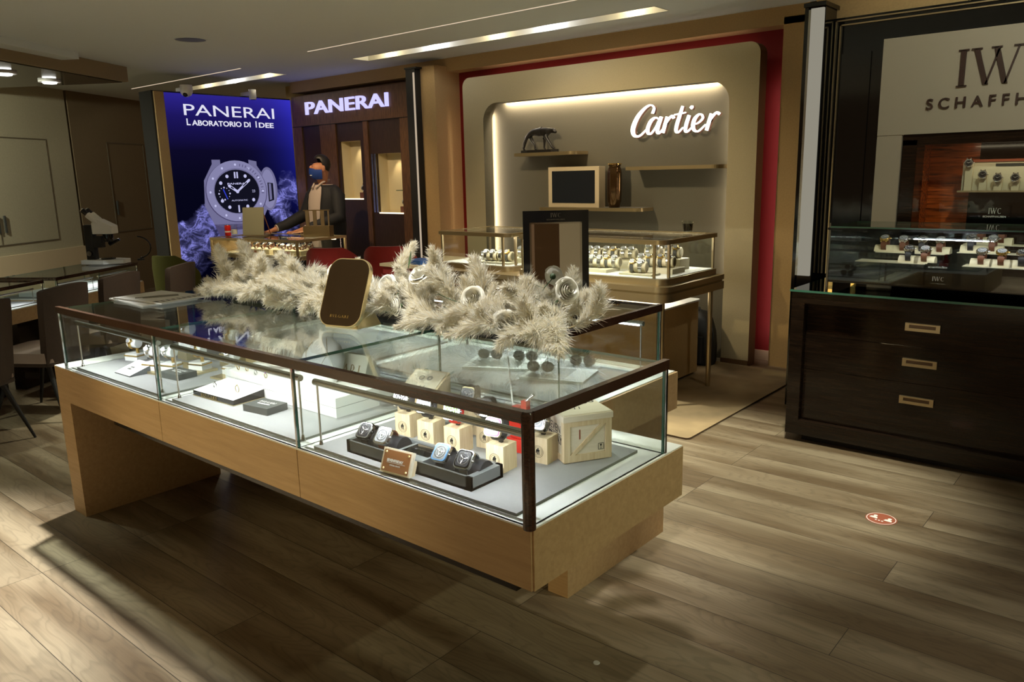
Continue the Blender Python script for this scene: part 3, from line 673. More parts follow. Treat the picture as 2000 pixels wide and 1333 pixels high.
# ------------------------------------------------------------ big backlit poster on the side wall
t = thing('poster_lightbox', 'tall backlit blue poster of a diving watch among rocks', 'poster', (-8.95, 5.37, 0))
MB().box((-9.2, 4.40, 0), (-8.91, 6.2, 2.60), 'black_matte').build('housing', t)
MB().box((-8.915, 4.42, 0), (-8.885, 4.53, 2.59), 'tan_fabric').build('side_frame', t)
def postermat():
    m, nt, out = newmat('poster_print'); N = nt.nodes.new; L = nt.links.new
    tc = N('ShaderNodeTexCoord'); sep = N('ShaderNodeSeparateXYZ'); L(tc.outputs['Object'], sep.inputs[0])
    def mth(op, a, b=None, c=None):
        n = N('ShaderNodeMath'); n.operation = op
        for i, v in enumerate((a, b, c)):
            if v is None: continue
            if isinstance(v, (int, float)): n.inputs[i].default_value = v
            else: L(v, n.inputs[i])
        return n.outputs[0]
    Yc, Zc = sep.outputs[1], sep.outputs[2]      # along the wall from its centre, height above the floor
    r = N('ShaderNodeValToRGB'); e = r.color_ramp.elements; L(mth('DIVIDE', Zc, 2.6), r.inputs[0])
    e[0].position = 0; e[0].color = (.0, .0, .004, 1); e[1].position = 1; e[1].color = (.026, .018, .26, 1)
    for p, c in ((.60, (.002, .002, .010, 1)), (.75, (.004, .003, .02, 1)), (.9, (.012, .008, .11, 1))): x = e.new(p); x.color = c
    rt = mth('MULTIPLY', mth('POWER', mth('MAXIMUM', mth('ADD', mth('MULTIPLY', Yc, .9), .1), 0), 3.0), mth('MAXIMUM', mth('SUBTRACT', Zc, 1.0), 0))
    # rocks: two regions where ridged noise lights up
    mp = N('ShaderNodeMapping'); mp.inputs['Scale'].default_value = (1, 1, 1.3); L(tc.outputs['Object'], mp.inputs[0])
    n = N('ShaderNodeTexNoise'); n.inputs['Scale'].default_value = 5.5; n.inputs['Detail'].default_value = 8; n.inputs['Roughness'].default_value = .68; n.inputs['Distortion'].default_value = .6; L(mp.outputs[0], n.inputs[0])
    rid = mth('POWER', mth('SUBTRACT', 1.0, mth('MULTIPLY', mth('ABSOLUTE', mth('SUBTRACT', n.outputs['Fac'], .5)), 2.0)), 14.0)
    n2 = N('ShaderNodeTexNoise'); n2.inputs['Scale'].default_value = 3.0; n2.inputs['Detail'].default_value = 4; L(mp.outputs[0], n2.inputs[0])
    low = mth('MAXIMUM', mth('MULTIPLY', mth('SUBTRACT', n2.outputs['Fac'], .36), 3.2), 0)
    edge = mth('MULTIPLY', mth('SUBTRACT', n2.outputs['Fac'], .5), .5)
    # left bank: below a line that rises to the right, above a line that rises less
    A = mth('SUBTRACT', mth('ADD', mth('ADD', 1.62, mth('MULTIPLY', Yc, .62)), edge), Zc)
    la = mth('MINIMUM', mth('MAXIMUM', mth('MULTIPLY', A, 12.0), 0), 1.0)
    B = mth('SUBTRACT', Zc, mth('ADD', mth('ADD', 1.15, mth('MULTIPLY', Yc, .85)), edge))
    lb = mth('MINIMUM', mth('MAXIMUM', mth('ADD', mth('MULTIPLY', B, 4.0), .5), 0), 1.0)
    lc = mth('MINIMUM', mth('MAXIMUM', mth('MULTIPLY', mth('SUBTRACT', .0, Yc), 6.0), 0), 1.0)
    left = mth('MULTIPLY', mth('MULTIPLY', la, lb), lc)
    dy = mth('SUBTRACT', Yc, .66); dz = mth('SUBTRACT', Zc, 1.25)
    rr = mth('SQRT', mth('ADD', mth('MULTIPLY', mth('MULTIPLY', dy, dy), 3.2), mth('MULTIPLY', dz, dz)))
    right = mth('MINIMUM', mth('MAXIMUM', mth('MULTIPLY', mth('ADD', mth('SUBTRACT', .46, rr), edge), 9.0), 0), 1.0)
    mask = mth('MAXIMUM', left, right)
    sp = mth('MULTIPLY', mask, mth('ADD', mth('MULTIPLY', rid, mth('MULTIPLY', low, 1.0)), mth('MULTIPLY', low, .10)))
    rock = N('ShaderNodeVectorMath'); rock.operation = 'SCALE'; rock.inputs[0].default_value = (.34, .34, 1.0); L(sp, rock.inputs['Scale'])
    bl = N('ShaderNodeVectorMath'); bl.operation = 'SCALE'; bl.inputs[0].default_value = (.012, .015, .30); L(rt, bl.inputs['Scale'])
    a1 = N('ShaderNodeVectorMath'); a1.operation = 'ADD'; L(r.outputs[0], a1.inputs[0]); L(bl.outputs[0], a1.inputs[1])
    a2 = N('ShaderNodeVectorMath'); a2.operation = 'ADD'; L(a1.outputs[0], a2.inputs[0]); L(rock.outputs[0], a2.inputs[1])
    em = N('ShaderNodeEmission'); L(a2.outputs[0], em.inputs[0]); em.inputs[1].default_value = 1.0; L(em.outputs[0], out.inputs[0])
postermat()
emit('p_case', (.20, .19, .36), .8); emit('p_bezel', (.29, .28, .50), .8); emit('p_light', (.62, .62, .95), .85); emit('p_dark', (.006, .006, .014), 1); emit('p_blue', (.03, .05, .6), 1); emit('p_shade', (.07, .06, .14), 1); emit('p_text', (.80, .80, .95), .95)
MB().box((-8.905, 4.53, .1), (-8.90, 6.2, 2.585), 'poster_print').build('screen', t)
# the watch picture: flat shapes just in front of the print; plane coordinates (along y, z)
def P3(y, z, k): return (-8.9005+.0012*k, y, z)
pm = MB()
def flat(P, k, mat): pm.add([P3(a, b, k) for a, b in P], [tuple(range(len(P)))], mat)
cy, cz = 5.335, 1.465
def disc(y, z, r, k, mat, ry=None, n=40): flat([(y+(ry or r)*math.cos(2*PI*i/n), z+r*math.sin(2*PI*i/n)) for i in range(n)], k, mat)
flat([(cy-.30, cz+.30), (cy-.30, cz+.38), (cy-.19, cz+.38), (cy-.19, cz+.30)], 1, 'p_case'); flat([(cy+.19, cz+.30), (cy+.19, cz+.38), (cy+.30, cz+.36), (cy+.30, cz+.28)], 1, 'p_case')
flat([(cy-.42, cz+.14), (cy-.30, cz+.33), (cy+.30, cz+.31), (cy+.42, cz+.14), (cy+.43, cz-.18), (cy+.30, cz-.40), (cy-.18, cz-.44), (cy-.34, cz-.38), (cy-.44, cz-.16)], 1, 'p_case')
flat([(cy-.34, cz-.38), (cy+.30, cz-.40), (cy+.22, cz-.62), (cy-.24, cz-.62)], 1, 'p_shade'); flat([(cy-.20, cz-.46), (cy+.10, cz-.46), (cy+.08, cz-.58), (cy-.18, cz-.58)], 2, 'p_case')
disc(cy+.44, cz+.02, .27, 1, 'p_case', .13); disc(cy+.44, cz+.02, .24, 2, 'p_bezel', .10); flat([(cy+.43, cz+.10), (cy+.51, cz+.09), (cy+.51, cz-.12), (cy+.43, cz-.14)], 3, 'p_dark')
flat([(cy+.445, cz+.09), (cy+.48, cz+.085), (cy+.48, cz-.11), (cy+.445, cz-.12)], 4, 'p_case')
disc(cy, cz, .372, 3, 'p_shade', .415); disc(cy, cz+.006, .366, 4, 'p_bezel', .405); disc(cy, cz+.004, .275, 5, 'p_case', .312); disc(cy, cz, .262, 6, 'p_dark', .302)
for i in range(12):
    a = 2*PI*i/12+PI/2
    disc(cy+.355*math.cos(a), cz+.322*math.sin(a), .014, 6, 'p_light', n=12)
    if i not in (0, 6, 3, 9, 10): disc(cy+.245*math.cos(a), cz+.212*math.sin(a), .021, 7, 'p_light', n=16)
for i in range(14):
    a = math.radians(80-i*6.5); ca, sa = math.cos(a), math.sin(a)
    flat([(cy+.335*ca-.004*sa, cz+.305*sa+.004*ca), (cy+.372*ca-.004*sa, cz+.337*sa+.004*ca), (cy+.372*ca+.004*sa, cz+.337*sa-.004*ca), (cy+.335*ca+.004*sa, cz+.305*sa-.004*ca)], 6, 'p_shade')
for dx in (-.028, .006): flat([(cy+dx, cz+.16), (cy+dx+.02, cz+.16), (cy+dx+.02, cz+.235), (cy+dx, cz+.235)], 7, 'p_light')
flat([(cy-.008, cz-.25), (cy+.012, cz-.25), (cy+.012, cz-.165), (cy-.008, cz-.165)], 7, 'p_light')
def hand(a, l, wd, kk):
    d = Vector((math.cos(a), math.sin(a))); n = Vector((-d.y, d.x)); c0 = Vector((cy, cz))
    for q0, q1, w0, w1, mt, k2 in ((-.02, l, wd*.7, wd, 'p_light', kk), (l*.45, l*.78, wd*.35, wd*.5, 'p_dark', kk+1)):
        p = [c0+d*q0-n*w0, c0+d*q1-n*w1, c0+d*(q1+(wd if k2 == kk else 0)), c0+d*q1+n*w1, c0+d*q0+n*w0]; flat([tuple(x) for x in p], k2, mt)
hand(math.radians(38), .22, .016, 8); hand(math.radians(146), .13, .018, 8); disc(cy, cz, .02, 10, 'p_light')
for i in range(12):
    a = 2*PI*i/12; disc(cy-.175+.072*math.cos(a), cz-.02+.072*math.sin(a), .006 if i % 3 else .011, 7, 'p_light', n=8)
flat([(cy-.195, cz+.03), (cy-.18, cz+.035), (cy-.135, cz-.085), (cy-.145, cz-.09)], 8, 'p_blue')
Mp = Matrix(((0, 0, 1, -8.8915), (1, 0, 0, 0), (0, 1, 0, 0), (0, 0, 0, 1)))      # text (x,y) -> wall (y,z)
text_mb(pm, 'PANERAI', .03, Mp @ Tr(cy-.125, cz+.085, 0), 'p_light', .0005, bold=.0004, width=.25)
text_mb(pm, 'AUTOMATIC', .026, Mp @ Tr(cy-.09, cz-.115, 0), 'p_light', .0005, width=.22)
text_mb(pm, '23', .045, Mp @ Tr(cy+.2, cz-.015, 0), 'p_light', .0005)
text_mb(pm, 'PANERAI', .18, Mp @ Tr(4.75, 2.345, 0), 'p_text', .001, width=1.19)
tx = MB(); text_mb(pm, 'L', .105, Mp @ Tr(4.765, 2.235, 0), 'p_text', .001, bold=.002); text_mb(pm, 'ABORATORIO DI', .083, Mp @ Tr(4.835, 2.235, 0), 'p_text', .001, bold=.002, width=.76); text_mb(pm, 'I', .105, Mp @ Tr(5.66, 2.235, 0), 'p_text', .001, bold=.002); text_mb(pm, 'DEE', .083, Mp @ Tr(5.71, 2.235, 0), 'p_text', .001, bold=.002, width=.21)
pm.build('printed_watch', t, label='picture of a grey diving watch with white lettering above')

# ------------------------------------------------------------ dark watch boutique at right
t = thing('dark_wall_unit', 'tall black lacquered wall unit with a grey sign header and a watch window', 'wall unit', (-.5, 5.5, 0))
m = MB(); m.box((-1.87, 5.40, 0), (-1.53, 5.6, 2.52), 'black_gloss'); m.box((-1.53, 5.40, 2.36), (2.0, 5.6, 2.52), 'black_gloss'); m.box((-1.535, 5.44, 0), (-1.36, 5.6, 1.78), 'black_gloss')
m.box((-1.38, 5.405, 0), (2, 5.6, 1.18), 'black_gloss'); m.box((-1.38, 5.405, 1.72), (2, 5.6, 1.79), 'dark_wood'); m.box((-1.38, 5.405, 1.16), (-1.30, 5.6, 1.75), 'dark_wood'); m.build('carcass', t)
MB().box((-1.78, 5.388, .9), (-1.60, 5.40, 2.30), 'black_gloss').build('raised_panel', t)
m = MB()
for o_ in (0, .028): m.box((-1.828+o_, 5.385, .9), (-1.820+o_, 5.40, 2.505-o_), 'brass'); m.box((-1.828+o_, 5.385, 2.497-o_), (2, 5.40, 2.505-o_), 'brass')
m.build('trim_lines', t)
MB().box((-1.53, 5.385, 1.785), (2.0, 5.42, 2.36), 'grey_header').build('sign_board', t)
MB().box((-1.53, 5.387, .9), (-1.385, 5.42, 1.782), 'grey_header').build('side_board', t)
m = MB(); m.box((-1.30, 5.78, 1.16), (-1.02, 5.80, 1.75), 'orange_ebony'); m.box((-1.02, 5.78, 1.16), (2, 5.80, 1.75), 'dark_wood'); m.box((-1.31, 5.60, 1.16), (-1.30, 5.8, 1.75), 'orange_ebony'); m.box((-1.3, 5.6, 1.73), (2, 5.8, 1.74), 'dark_wood'); m.build('window_back', t)
MB().box((-1.3, 5.42, 1.14), (2, 5.8, 1.18), 'dark_wood').build('window_floor', t)
MB().box((-1.30, 5.408, 1.18), (2, 5.414, 1.72), 'glass', 'glass_green', 'y').build('window_pane', t)
area('window_lamp', (-.4, 5.50, 1.71), (0, .3, -1), 1.4, .02, 1.1, (1, .82, .55))
m = MB(); serif_mb(m, 'IWC', .20, Tr(-1.12, 5.378, 2.045) @ Rx(PI/2), 'letter_dark', .006, .02, .52)
text_mb(m, 'SCHAFFHAUSEN', .088, Tr(-1.262, 5.378, 1.925) @ Rx(PI/2), 'letter_dark', .006, bold=.0008, fit=.91)
o = m.build('lettering', t)
# shop fin post
t = thing('light_post', 'tall black post with a pale lit face at the corner of the dark wall unit', 'post', (-1.92, 5.3, 0))
m = MB(); m.box((-1.957, 5.2, 0), (-1.935, 5.42, 2.575), 'black_gloss'); m.box((-1.935, 5.22, 0), (-1.835, 5.42, 2.575), 'black_gloss'); m.box((-1.962, 5.19, 2.575), (-1.825, 5.44, 2.60), 'black_gloss'); m.build('body', t)
MB().box((-1.935, 5.202, .9), (-1.918, 5.22, 2.56), 'steel').build('edge_trim', t)
MB().box((-1.918, 5.198, .9), (-1.840, 5.22, 2.565), 'fin_light').build('lit_face', t)
struct(MB().box((-1.98, 5.45, 2.52), (4, 6.2, 2.8), 'tan_fabric'), 'trim_7')
# drawer cabinet
t = thing('drawer_cabinet', 'black lacquered cabinet with three brass-handled drawers at the right edge', 'cabinet', (-.5, 4.9, 0))
m = MB(); X0, X1, Y0, Y1 = -1.684, .7, 4.5, 5.2
m.box((X0, Y0, .045), (X0+.075, Y1, .90), 'dark_wood'); m.box((X1-.075, Y0, .045), (X1, Y1, .90), 'dark_wood'); m.box((X0+.075, Y0, .835), (X1-.075, Y1, .90), 'dark_wood'); m.box((X0+.075, Y0, .045), (X1-.075, Y1, .13), 'dark_wood'); m.box((X0+.075, Y0+.05, .13), (X1-.075, Y1, .835), 'dark_wood')
m.build('body', t)
MB().box((X0-.01, Y0-.01, .90), (X1+.01, Y1, .912), 'glass_green', 'glass_edge', 'z').build('glass_top', t)
MB().box((X0+.08, Y0+.06, 0), (X1-.08, Y1-.04, .045), 'black_matte').build('plinth', t)
for i, z in enumerate((.74, .545, .335)):
    MB().box((X0+.08, Y0+.044, (.645, .442, .135)[i]), (X1-.08, Y0+.05, (.833, .642, .439)[i]), 'dark_wood').build('drawer', t, bevel=.001)
    dr = [c for c in t.children if c.name.startswith('drawer')][-1]
    hz = z+.012; m = MB(); x0, x1 = -1.075, -.905
    m.box((x0+.02, Y0+.036, hz-.006), (x1-.02, Y0+.044, hz+.012), 'bronze_edge'); m.box((x0, Y0+.030, hz-.022), (x1, Y0+.044, hz-.006), 'brass'); m.box((x0, Y0+.030, hz+.012), (x1, Y0+.044, hz+.02), 'brass'); m.box((x0, Y0+.030, hz-.006), (x0+.02, Y0+.044, hz+.012), 'brass'); m.box((x1-.02, Y0+.030, hz-.006), (x1, Y0+.044, hz+.012), 'brass')
    m.build('handle', dr, bevel=.0015)
# glass case on the cabinet
t = thing('counter_glass_case', 'green-tinted glass case standing on the black drawer cabinet', 'display case', (-.5, 4.85, .912))
X0, X1, Y0, Y1 = -1.53, .6, 4.60, 5.10
m = MB(); m.box((X0, Y0, .96), (X1, Y0+.008, 1.262), 'glass', 'glass_edge', 'y'); m.build('front_pane', t)
m = MB(); m.box((X0, Y0+.008, .96), (X0+.008, Y1, 1.262), 'glass', 'glass_edge', 'x'); m.build('side_pane', t)
m = MB(); m.box((X0, Y0, 1.262), (X1, Y1, 1.272), 'glass_top', 'glass_edge', 'z'); m.build('top_pane', t)
MB().box((X0, Y1-.006, .96), (X1, Y1, 1.262), 'black_gloss').build('back_panel', t)
MB().box((X0, Y0, .955), (X1, Y1, .96), 'black_gloss').build('base', t)
MB().box((X0-.004, Y0-.006, 1.252), (X1, Y0, 1.264), 'black_gloss').build('top_rail', t)
for x, y in ((X0+.02, Y0+.02), (X0+.02, Y1-.05), (.2, Y0+.02)): MB().box((x-.015, y-.01, .912), (x+.015, y+.01, .955), 'gold').build('foot', t)
MB().tube([(X0+.004, Y0+.004, .912), (X0+.004, Y0+.004, 1.29)], .006, 'steel', 8).build('corner_rod', t)
area('case_lamp', (-.4, Y0+.02, 1.25), (0, .5, -1), 1.6, .01, 2.2, COOL)

# ------------------------------------------------------------ the big showcase in front
CX0, CX1, CY0, CY1, ZT = -4.075, -1.126, 1.385, 2.15, .744
GX0, GX1, GY1 = -3.945, -1.135, 2.05
SEAMS = (-3.03, -2.10)
def led_bar(x0, x1, y, z, parent, zb, back=False, posts=(1, 1)):
    m = MB(); m.tube([(x0, y, z), (x1, y, z)], .011, 'steel', 10); b = m.build('light_bar', parent, smooth=50)
    s = -1 if back else 1
    MB().box((x0+.015, y+(.0075 if s > 0 else -.0115), z-.0095), (x1-.015, y+(.0115 if s > 0 else -.0075), z-.002), 'led_white').build('led_strip', b)
    for x, on in ((x0+.012, posts[0]), (x1-.012, posts[1])):
        if on:
            m = MB(); m.tube([(x, y, zb), (x, y, z)], .0035, 'chrome', 8); m.lathe([(.009, zb), (.008, zb+.008), (.004, zb+.022)], 'chrome', (x, y, 0), 10); m.build('post', b, smooth=50)
    area('bar_light', ((x0+x1)/2, y+s*.008, z-.016), (0, s*.75, -1), x1-x0-.06, .014, 3.6*(x1-x0), COOL, 170)
sc1 = thing('glass_showcase', 'long foreground glass showcase on a pale wood base with a dark wood rail', 'display case', ((CX0+CX1)/2, 1.76, 0))
m = MB(); g_ = .0015
xs_ = [CX0, -3.03, -2.10, CX1-.004]
for i in range(3): m.box((xs_[i]+g_, CY0, .58), (xs_[i+1]-g_, CY0+.02, ZT), 'case_wood')
m.box((CX1-.02, CY0+.006, .58), (CX1, CY1, ZT), 'case_wood'); m.box((CX0, CY0+.02, .58), (CX0+.02, CY1, ZT), 'case_wood'); m.box((CX0+.02, CY1-.02, .58), (CX1-.02, CY1, ZT), 'case_wood')
m.box((CX0+.02, CY0+.018, .585), (CX1-.02, CY1-.02, .70), 'gap_dark'); m.build('base_panel', sc1)
MB().box((CX0+.35, CY0+.10, .49), (CX1-.14, CY1, .585), 'dark_wood').build('under_box', sc1)
m = MB(); m.box((CX0, CY0, .70), (CX1, CY1, .7475), 'white_deck'); m.M = Matrix()
MB().box((CX0+.002, CY0+.0015, ZT), (CX1-.002, CY1-.002, .7485), 'white_deck').build('deck', sc1)
MB().box((CX0, CY0, 0), (CX0+.135, CY1-.05, .58), 'case_wood').build('leg_panel', sc1, bevel=.002)
for x0, x1 in ((-3.895, -3.075), (-2.985, -2.145), (-2.055, -1.205)):
    MB().box((x0, CY0+.035, .7485), (x1, CY0+.62, .757), 'grey_pad', 'pad_edge', 'z').build('display_pad', sc1)
    MB().box((x0-.03, CY0+.02, .7485), (x1+.03, CY0+.028, .7515), 'steel').build('channel', sc1)
gs = [GX0, *SEAMS, GX1]
for i in range(3):
    MB().box((gs[i]+.001, CY0+.006, .7485), (gs[i+1]-.001, CY0+.013, 1.030), 'glass', 'glass_edge', 'y').build('front_pane', sc1)
    MB().box((gs[i]+.001, CY0+.006, 1.030), (gs[i+1]-.001, GY1, 1.038), 'glass_top', 'glass_edge', 'z').build('top_pane', sc1)
    MB().box((gs[i]+.001, GY1-.008, .7485), (gs[i+1]-.001, GY1, 1.030), 'glass', 'glass_edge', 'y').build('back_pane', sc1)
for x, n in ((GX0, 'side_pane'), (SEAMS[0]-.004, 'divider_pane'), (SEAMS[1]-.004, 'divider_pane'), (GX1-.008, 'side_pane')):
    MB().box((x, CY0+.014, .7485), (x+.007, GY1-.009, 1.029), 'glass', 'glass_edge', 'x').build(n, sc1)
m = MB(); m.box((GX0-.004, CY0-.004, 1.016), (GX1+.004, CY0+.016, 1.046), 'rail_wood'); m.build('front_rail', sc1, bevel=.005)
m = MB(); m.box((GX1-.012, CY0+.016, 1.016), (GX1+.008, GY1+.004, 1.046), 'rail_wood'); m.build('side_rail', sc1, bevel=.005)
m = MB(); m.lathe([(.0165, .745), (.0165, 1.04), (.012, 1.047)], 'rail_wood', (GX1-.004, CY0+.006, 0), 16); m.build('corner_post', sc1, smooth=50)
m = MB(); m.box((GX1-.006, GY1-.006, .7485), (GX1+.004, GY1+.004, 1.018), 'chrome'); m.build('corner_strip', sc1)
m = MB(); m.box((GX0-.003, CY0+.002, .7485), (GX0+.003, CY0+.008, 1.016), 'chrome'); m.build('corner_strip', sc1)
for x in SEAMS: MB().box((x-.004, CY0+.002, .7485), (x+.002, CY0+.006, 1.016), 'chrome').build('joint_strip', sc1)
led_bar(-3.90, -3.10, CY0+.06, .965, sc1, .7485); led_bar(-2.985, -2.135, CY0+.06, .965, sc1, .7485); led_bar(-2.06, -1.17, CY0+.06, .965, sc1, .7485, posts=(1, 1))

# the second showcase standing behind it
sc2 = thing('rear_showcase', 'second glass showcase behind the first, a lit bar inside its right end', 'display case', (-2.8, 2.55, 0))
BX0, BX1, BY0, BY1 = -4.02, -1.60, 2.16, 2.99
HX0, HX1, HY0, HY1 = -3.93, -1.655, 2.20, 2.925
m = MB(); m.box((BX0, BY0, .58), (BX1, BY1, ZT), 'case_wood'); m.build('base_panel', sc2)
m = MB(); m.box((-1.73, 2.22, 0), (-1.635, 2.95, .58), 'case_wood'); m.build('leg_panel', sc2, bevel=.002)
m = MB(); m.box((BX0, 2.22, 0), (BX0+.135, 2.95, .58), 'case_wood'); m.build('leg_panel', sc2, bevel=.002)
MB().box((BX0+.14, 2.86, .1), (-1.74, 2.88, .58), 'dark_wood').build('back_board', sc2)
MB().box((BX0+.01, BY0+.01, ZT), (BX1-.01, BY1-.01, .7485), 'white_deck').build('deck', sc2)
m = MB(); m.box((HX0, HY0, .7485), (HX1, HY0+.007, 1.03), 'glass', 'glass_edge', 'y'); m.build('front_pane', sc2)
m = MB(); m.box((HX0, HY1-.007, .7485), (HX1, HY1, 1.03), 'glass', 'glass_edge', 'y'); m.build('back_pane', sc2)
m = MB(); m.box((HX1-.007, HY0+.008, .7485), (HX1, HY1-.008, 1.03), 'glass', 'glass_edge', 'x'); m.build('side_pane', sc2)
m = MB(); m.box((HX0, HY0+.008, .7485), (HX0+.007, HY1-.008, 1.03), 'glass', 'glass_edge', 'x'); m.build('side_pane', sc2)
m = MB(); m.box((HX0, HY0-.005, 1.03), (HX1, HY1, 1.038), 'glass_top', 'glass_edge', 'z'); m.build('top_pane', sc2)
MB().box((HX1-.012, HY0-.005, 1.016), (HX1+.008, HY1+.004, 1.046), 'rail_wood').build('side_rail', sc2, bevel=.005)
MB().box((HX0, HY1-.012, 1.016), (HX1-.012, HY1+.006, 1.042), 'rail_wood').build('back_rail', sc2, bevel=.004)
MB().box((HX1-.005, HY1-.005, .7485), (HX1+.004, HY1+.004, 1.018), 'chrome').build('corner_strip', sc2)
for x0, x1 in ((-3.85, -2.85), (-2.75, -1.74)): MB().box((x0, HY0+.06, .7485), (x1, HY1-.09, .757), 'grey_pad', 'pad_edge', 'z').build('display_pad', sc2)
led_bar(-2.75, -1.70, HY1-.06, .965, sc2, .7485, True); led_bar(-3.85, -2.85, HY1-.06, .965, sc2, .7485, True)

# ------------------------------------------------------------ low glass desks along the left wall
def left_desk(s0, s1, lb):
    q = Ml @ Vector(((s0+s1)/2, 4.6, 0)); t = thing('glass_desk', lb, 'display case', tuple(q), group=None)
    m = MB(Ml); m.box((s0, 4.32, .63), (s1, 4.9, .73), 'case_wood'); m.build('base_panel', t)
    MB(Ml).box((s0+.05, 4.75, 0), (s1-.05, 4.85, .63), 'dark_wood').build('support_panel', t)
    MB(Ml).box((s0+.005, 4.325, .73), (s1-.005, 4.895, .735), 'white_deck').build('deck', t)
    MB(Ml).box((s0+.06, 4.38, .735), (s1-.06, 4.84, .742), 'grey_pad').build('display_pad', t)
    a0, a1 = s0+.03, s1-.03
    MB(Ml).box((a0, 4.345, .735), (a1, 4.351, .885), 'glass', 'glass_edge', 'y').build('front_pane', t)
    MB(Ml).box((a0, 4.875, .735), (a1, 4.881, .885), 'glass', 'glass_edge', 'y').build('back_pane', t)
    for s_ in (a0, (a0+a1)/2, a1-.006): MB(Ml).box((s_, 4.352, .735), (s_+.006, 4.874, .885), 'glass', 'glass_edge', 'x').build('side_pane', t)
    MB(Ml).box((a0, 4.345, .885), (a1, 4.881, .893), 'glass_top', 'glass_edge', 'z').build('top_pane', t)
    MB(Ml).box((a0-.005, 4.338, .877), (a1+.005, 4.352, .902), 'rail_wood').build('front_rail', t)
    MB(Ml).box((a0-.005, 4.352, .877), (a0+.012, 4.881, .902), 'rail_wood').build('end_rail', t); MB(Ml).box((a1-.012, 4.352, .877), (a1+.005, 4.881, .902), 'rail_wood').build('end_rail', t)
    for e_ in (a0+.01, a1-.01): MB(Ml).box((e_-.003, 4.342, .735), (e_+.003, 4.348, .877), 'chrome').build('corner_strip', t)
    h = (a0+a1)/2
    for u0, u1 in ((a0+.05, h-.03), (h+.03, a1-.05)):
        m = MB(Ml); m.tube([(u0, 4.39, .84), (u1, 4.39, .84)], .007, 'chrome', 8); m.tube([(u0+.01, 4.39, .735), (u0+.01, 4.39, .84)], .003, 'chrome', 6); m.tube([(u1-.01, 4.39, .735), (u1-.01, 4.39, .84)], .003, 'chrome', 6); m.build('light_bar', t, smooth=50)
    c_ = Ml @ Vector((h, 4.40, .83)); l = area('desk_light', c_, NN*.8-Vector((0, 0, 1)), a1-a0-.2, .01, 2.0*(a1-a0), COOL); 
    l.rotation_euler = (Matrix(((D.x, 0, 0), (D.y, 0, 0), (0, 0, 1))).to_4x4() if False else l.rotation_euler)
    z_ = -(NN*.8-Vector((0, 0, 1))).normalized(); x_ = D.normalized(); y_ = z_.cross(x_)
    l.matrix_world = Matrix(((x_.x, y_.x, z_.x, c_.x), (x_.y, y_.y, z_.y, c_.y), (x_.z, y_.z, z_.z, c_.z), (0, 0, 0, 1)))
sB0, _ = lz(-6.53, 2.28); sB1, _ = lz(-7.09, 3.24)
left_desk(sB0+.02, sB1, 'low glass desk case under the microscope on the left')
left_desk(sB0-1.3, sB0-.06, 'low glass desk case cut by the left edge of the photo')

# ------------------------------------------------------------ brass table with two glass cases before the sign wall
t = thing('display_table', 'long brass-edged table on thin round legs before the beige wall', 'table', (-3.7, 4.95, 0))
P = rrect(-4.95, 4.52, -2.52, 5.38, .09, 6, (1, 1, 0, 0))
m = MB(); m.prism(P, .815, .85, 'brass', 'brass_dark'); m.prism(rrect(-4.94, 4.53, -2.53, 5.37, .08, 6, (1, 1, 0, 0)), .80, .815, 'brass_dark'); m.prism(rrect(-4.95, 4.52, -2.52, 5.38, .09, 6, (1, 1, 0, 0)), .745, .80, 'brass'); m.build('tabletop', t, smooth=35)
for x, y in ((-2.60, 4.62), (-2.585, 5.30), (-4.86, 4.62), (-4.86, 5.30)): MB().tube([(x, y, .012), (x, y, .745)], .018, 'brass', 14).build('leg', t, smooth=50)
for x in (-3.08,): MB().box((x, 4.519, .745), (x+.002, 4.5205, .80), 'bronze_edge').build('seam', t)
t = thing('storage_plinth', 'tan storage plinth with a glowing white top under the brass table', 'cabinet', (-3.8, 5.25, 0))
m = MB(); m.box((-4.6, 4.95, .03), (-2.83, 5.60, .60), 'tan_fabric'); m.build('body', t)
MB().box((-4.55, 5.0, .012), (-2.88, 5.55, .03), 'black_matte').build('toe_kick', t)
MB().prism(rrect(-4.62, 4.93, -2.81, 5.62, .05, 5), .60, .612, 'white_paint').build('top', t)
area('table_underlight', (-3.75, 5.15, .735), (0, 0, -1), 1.8, .5, 12.0, (1, .88, .68))
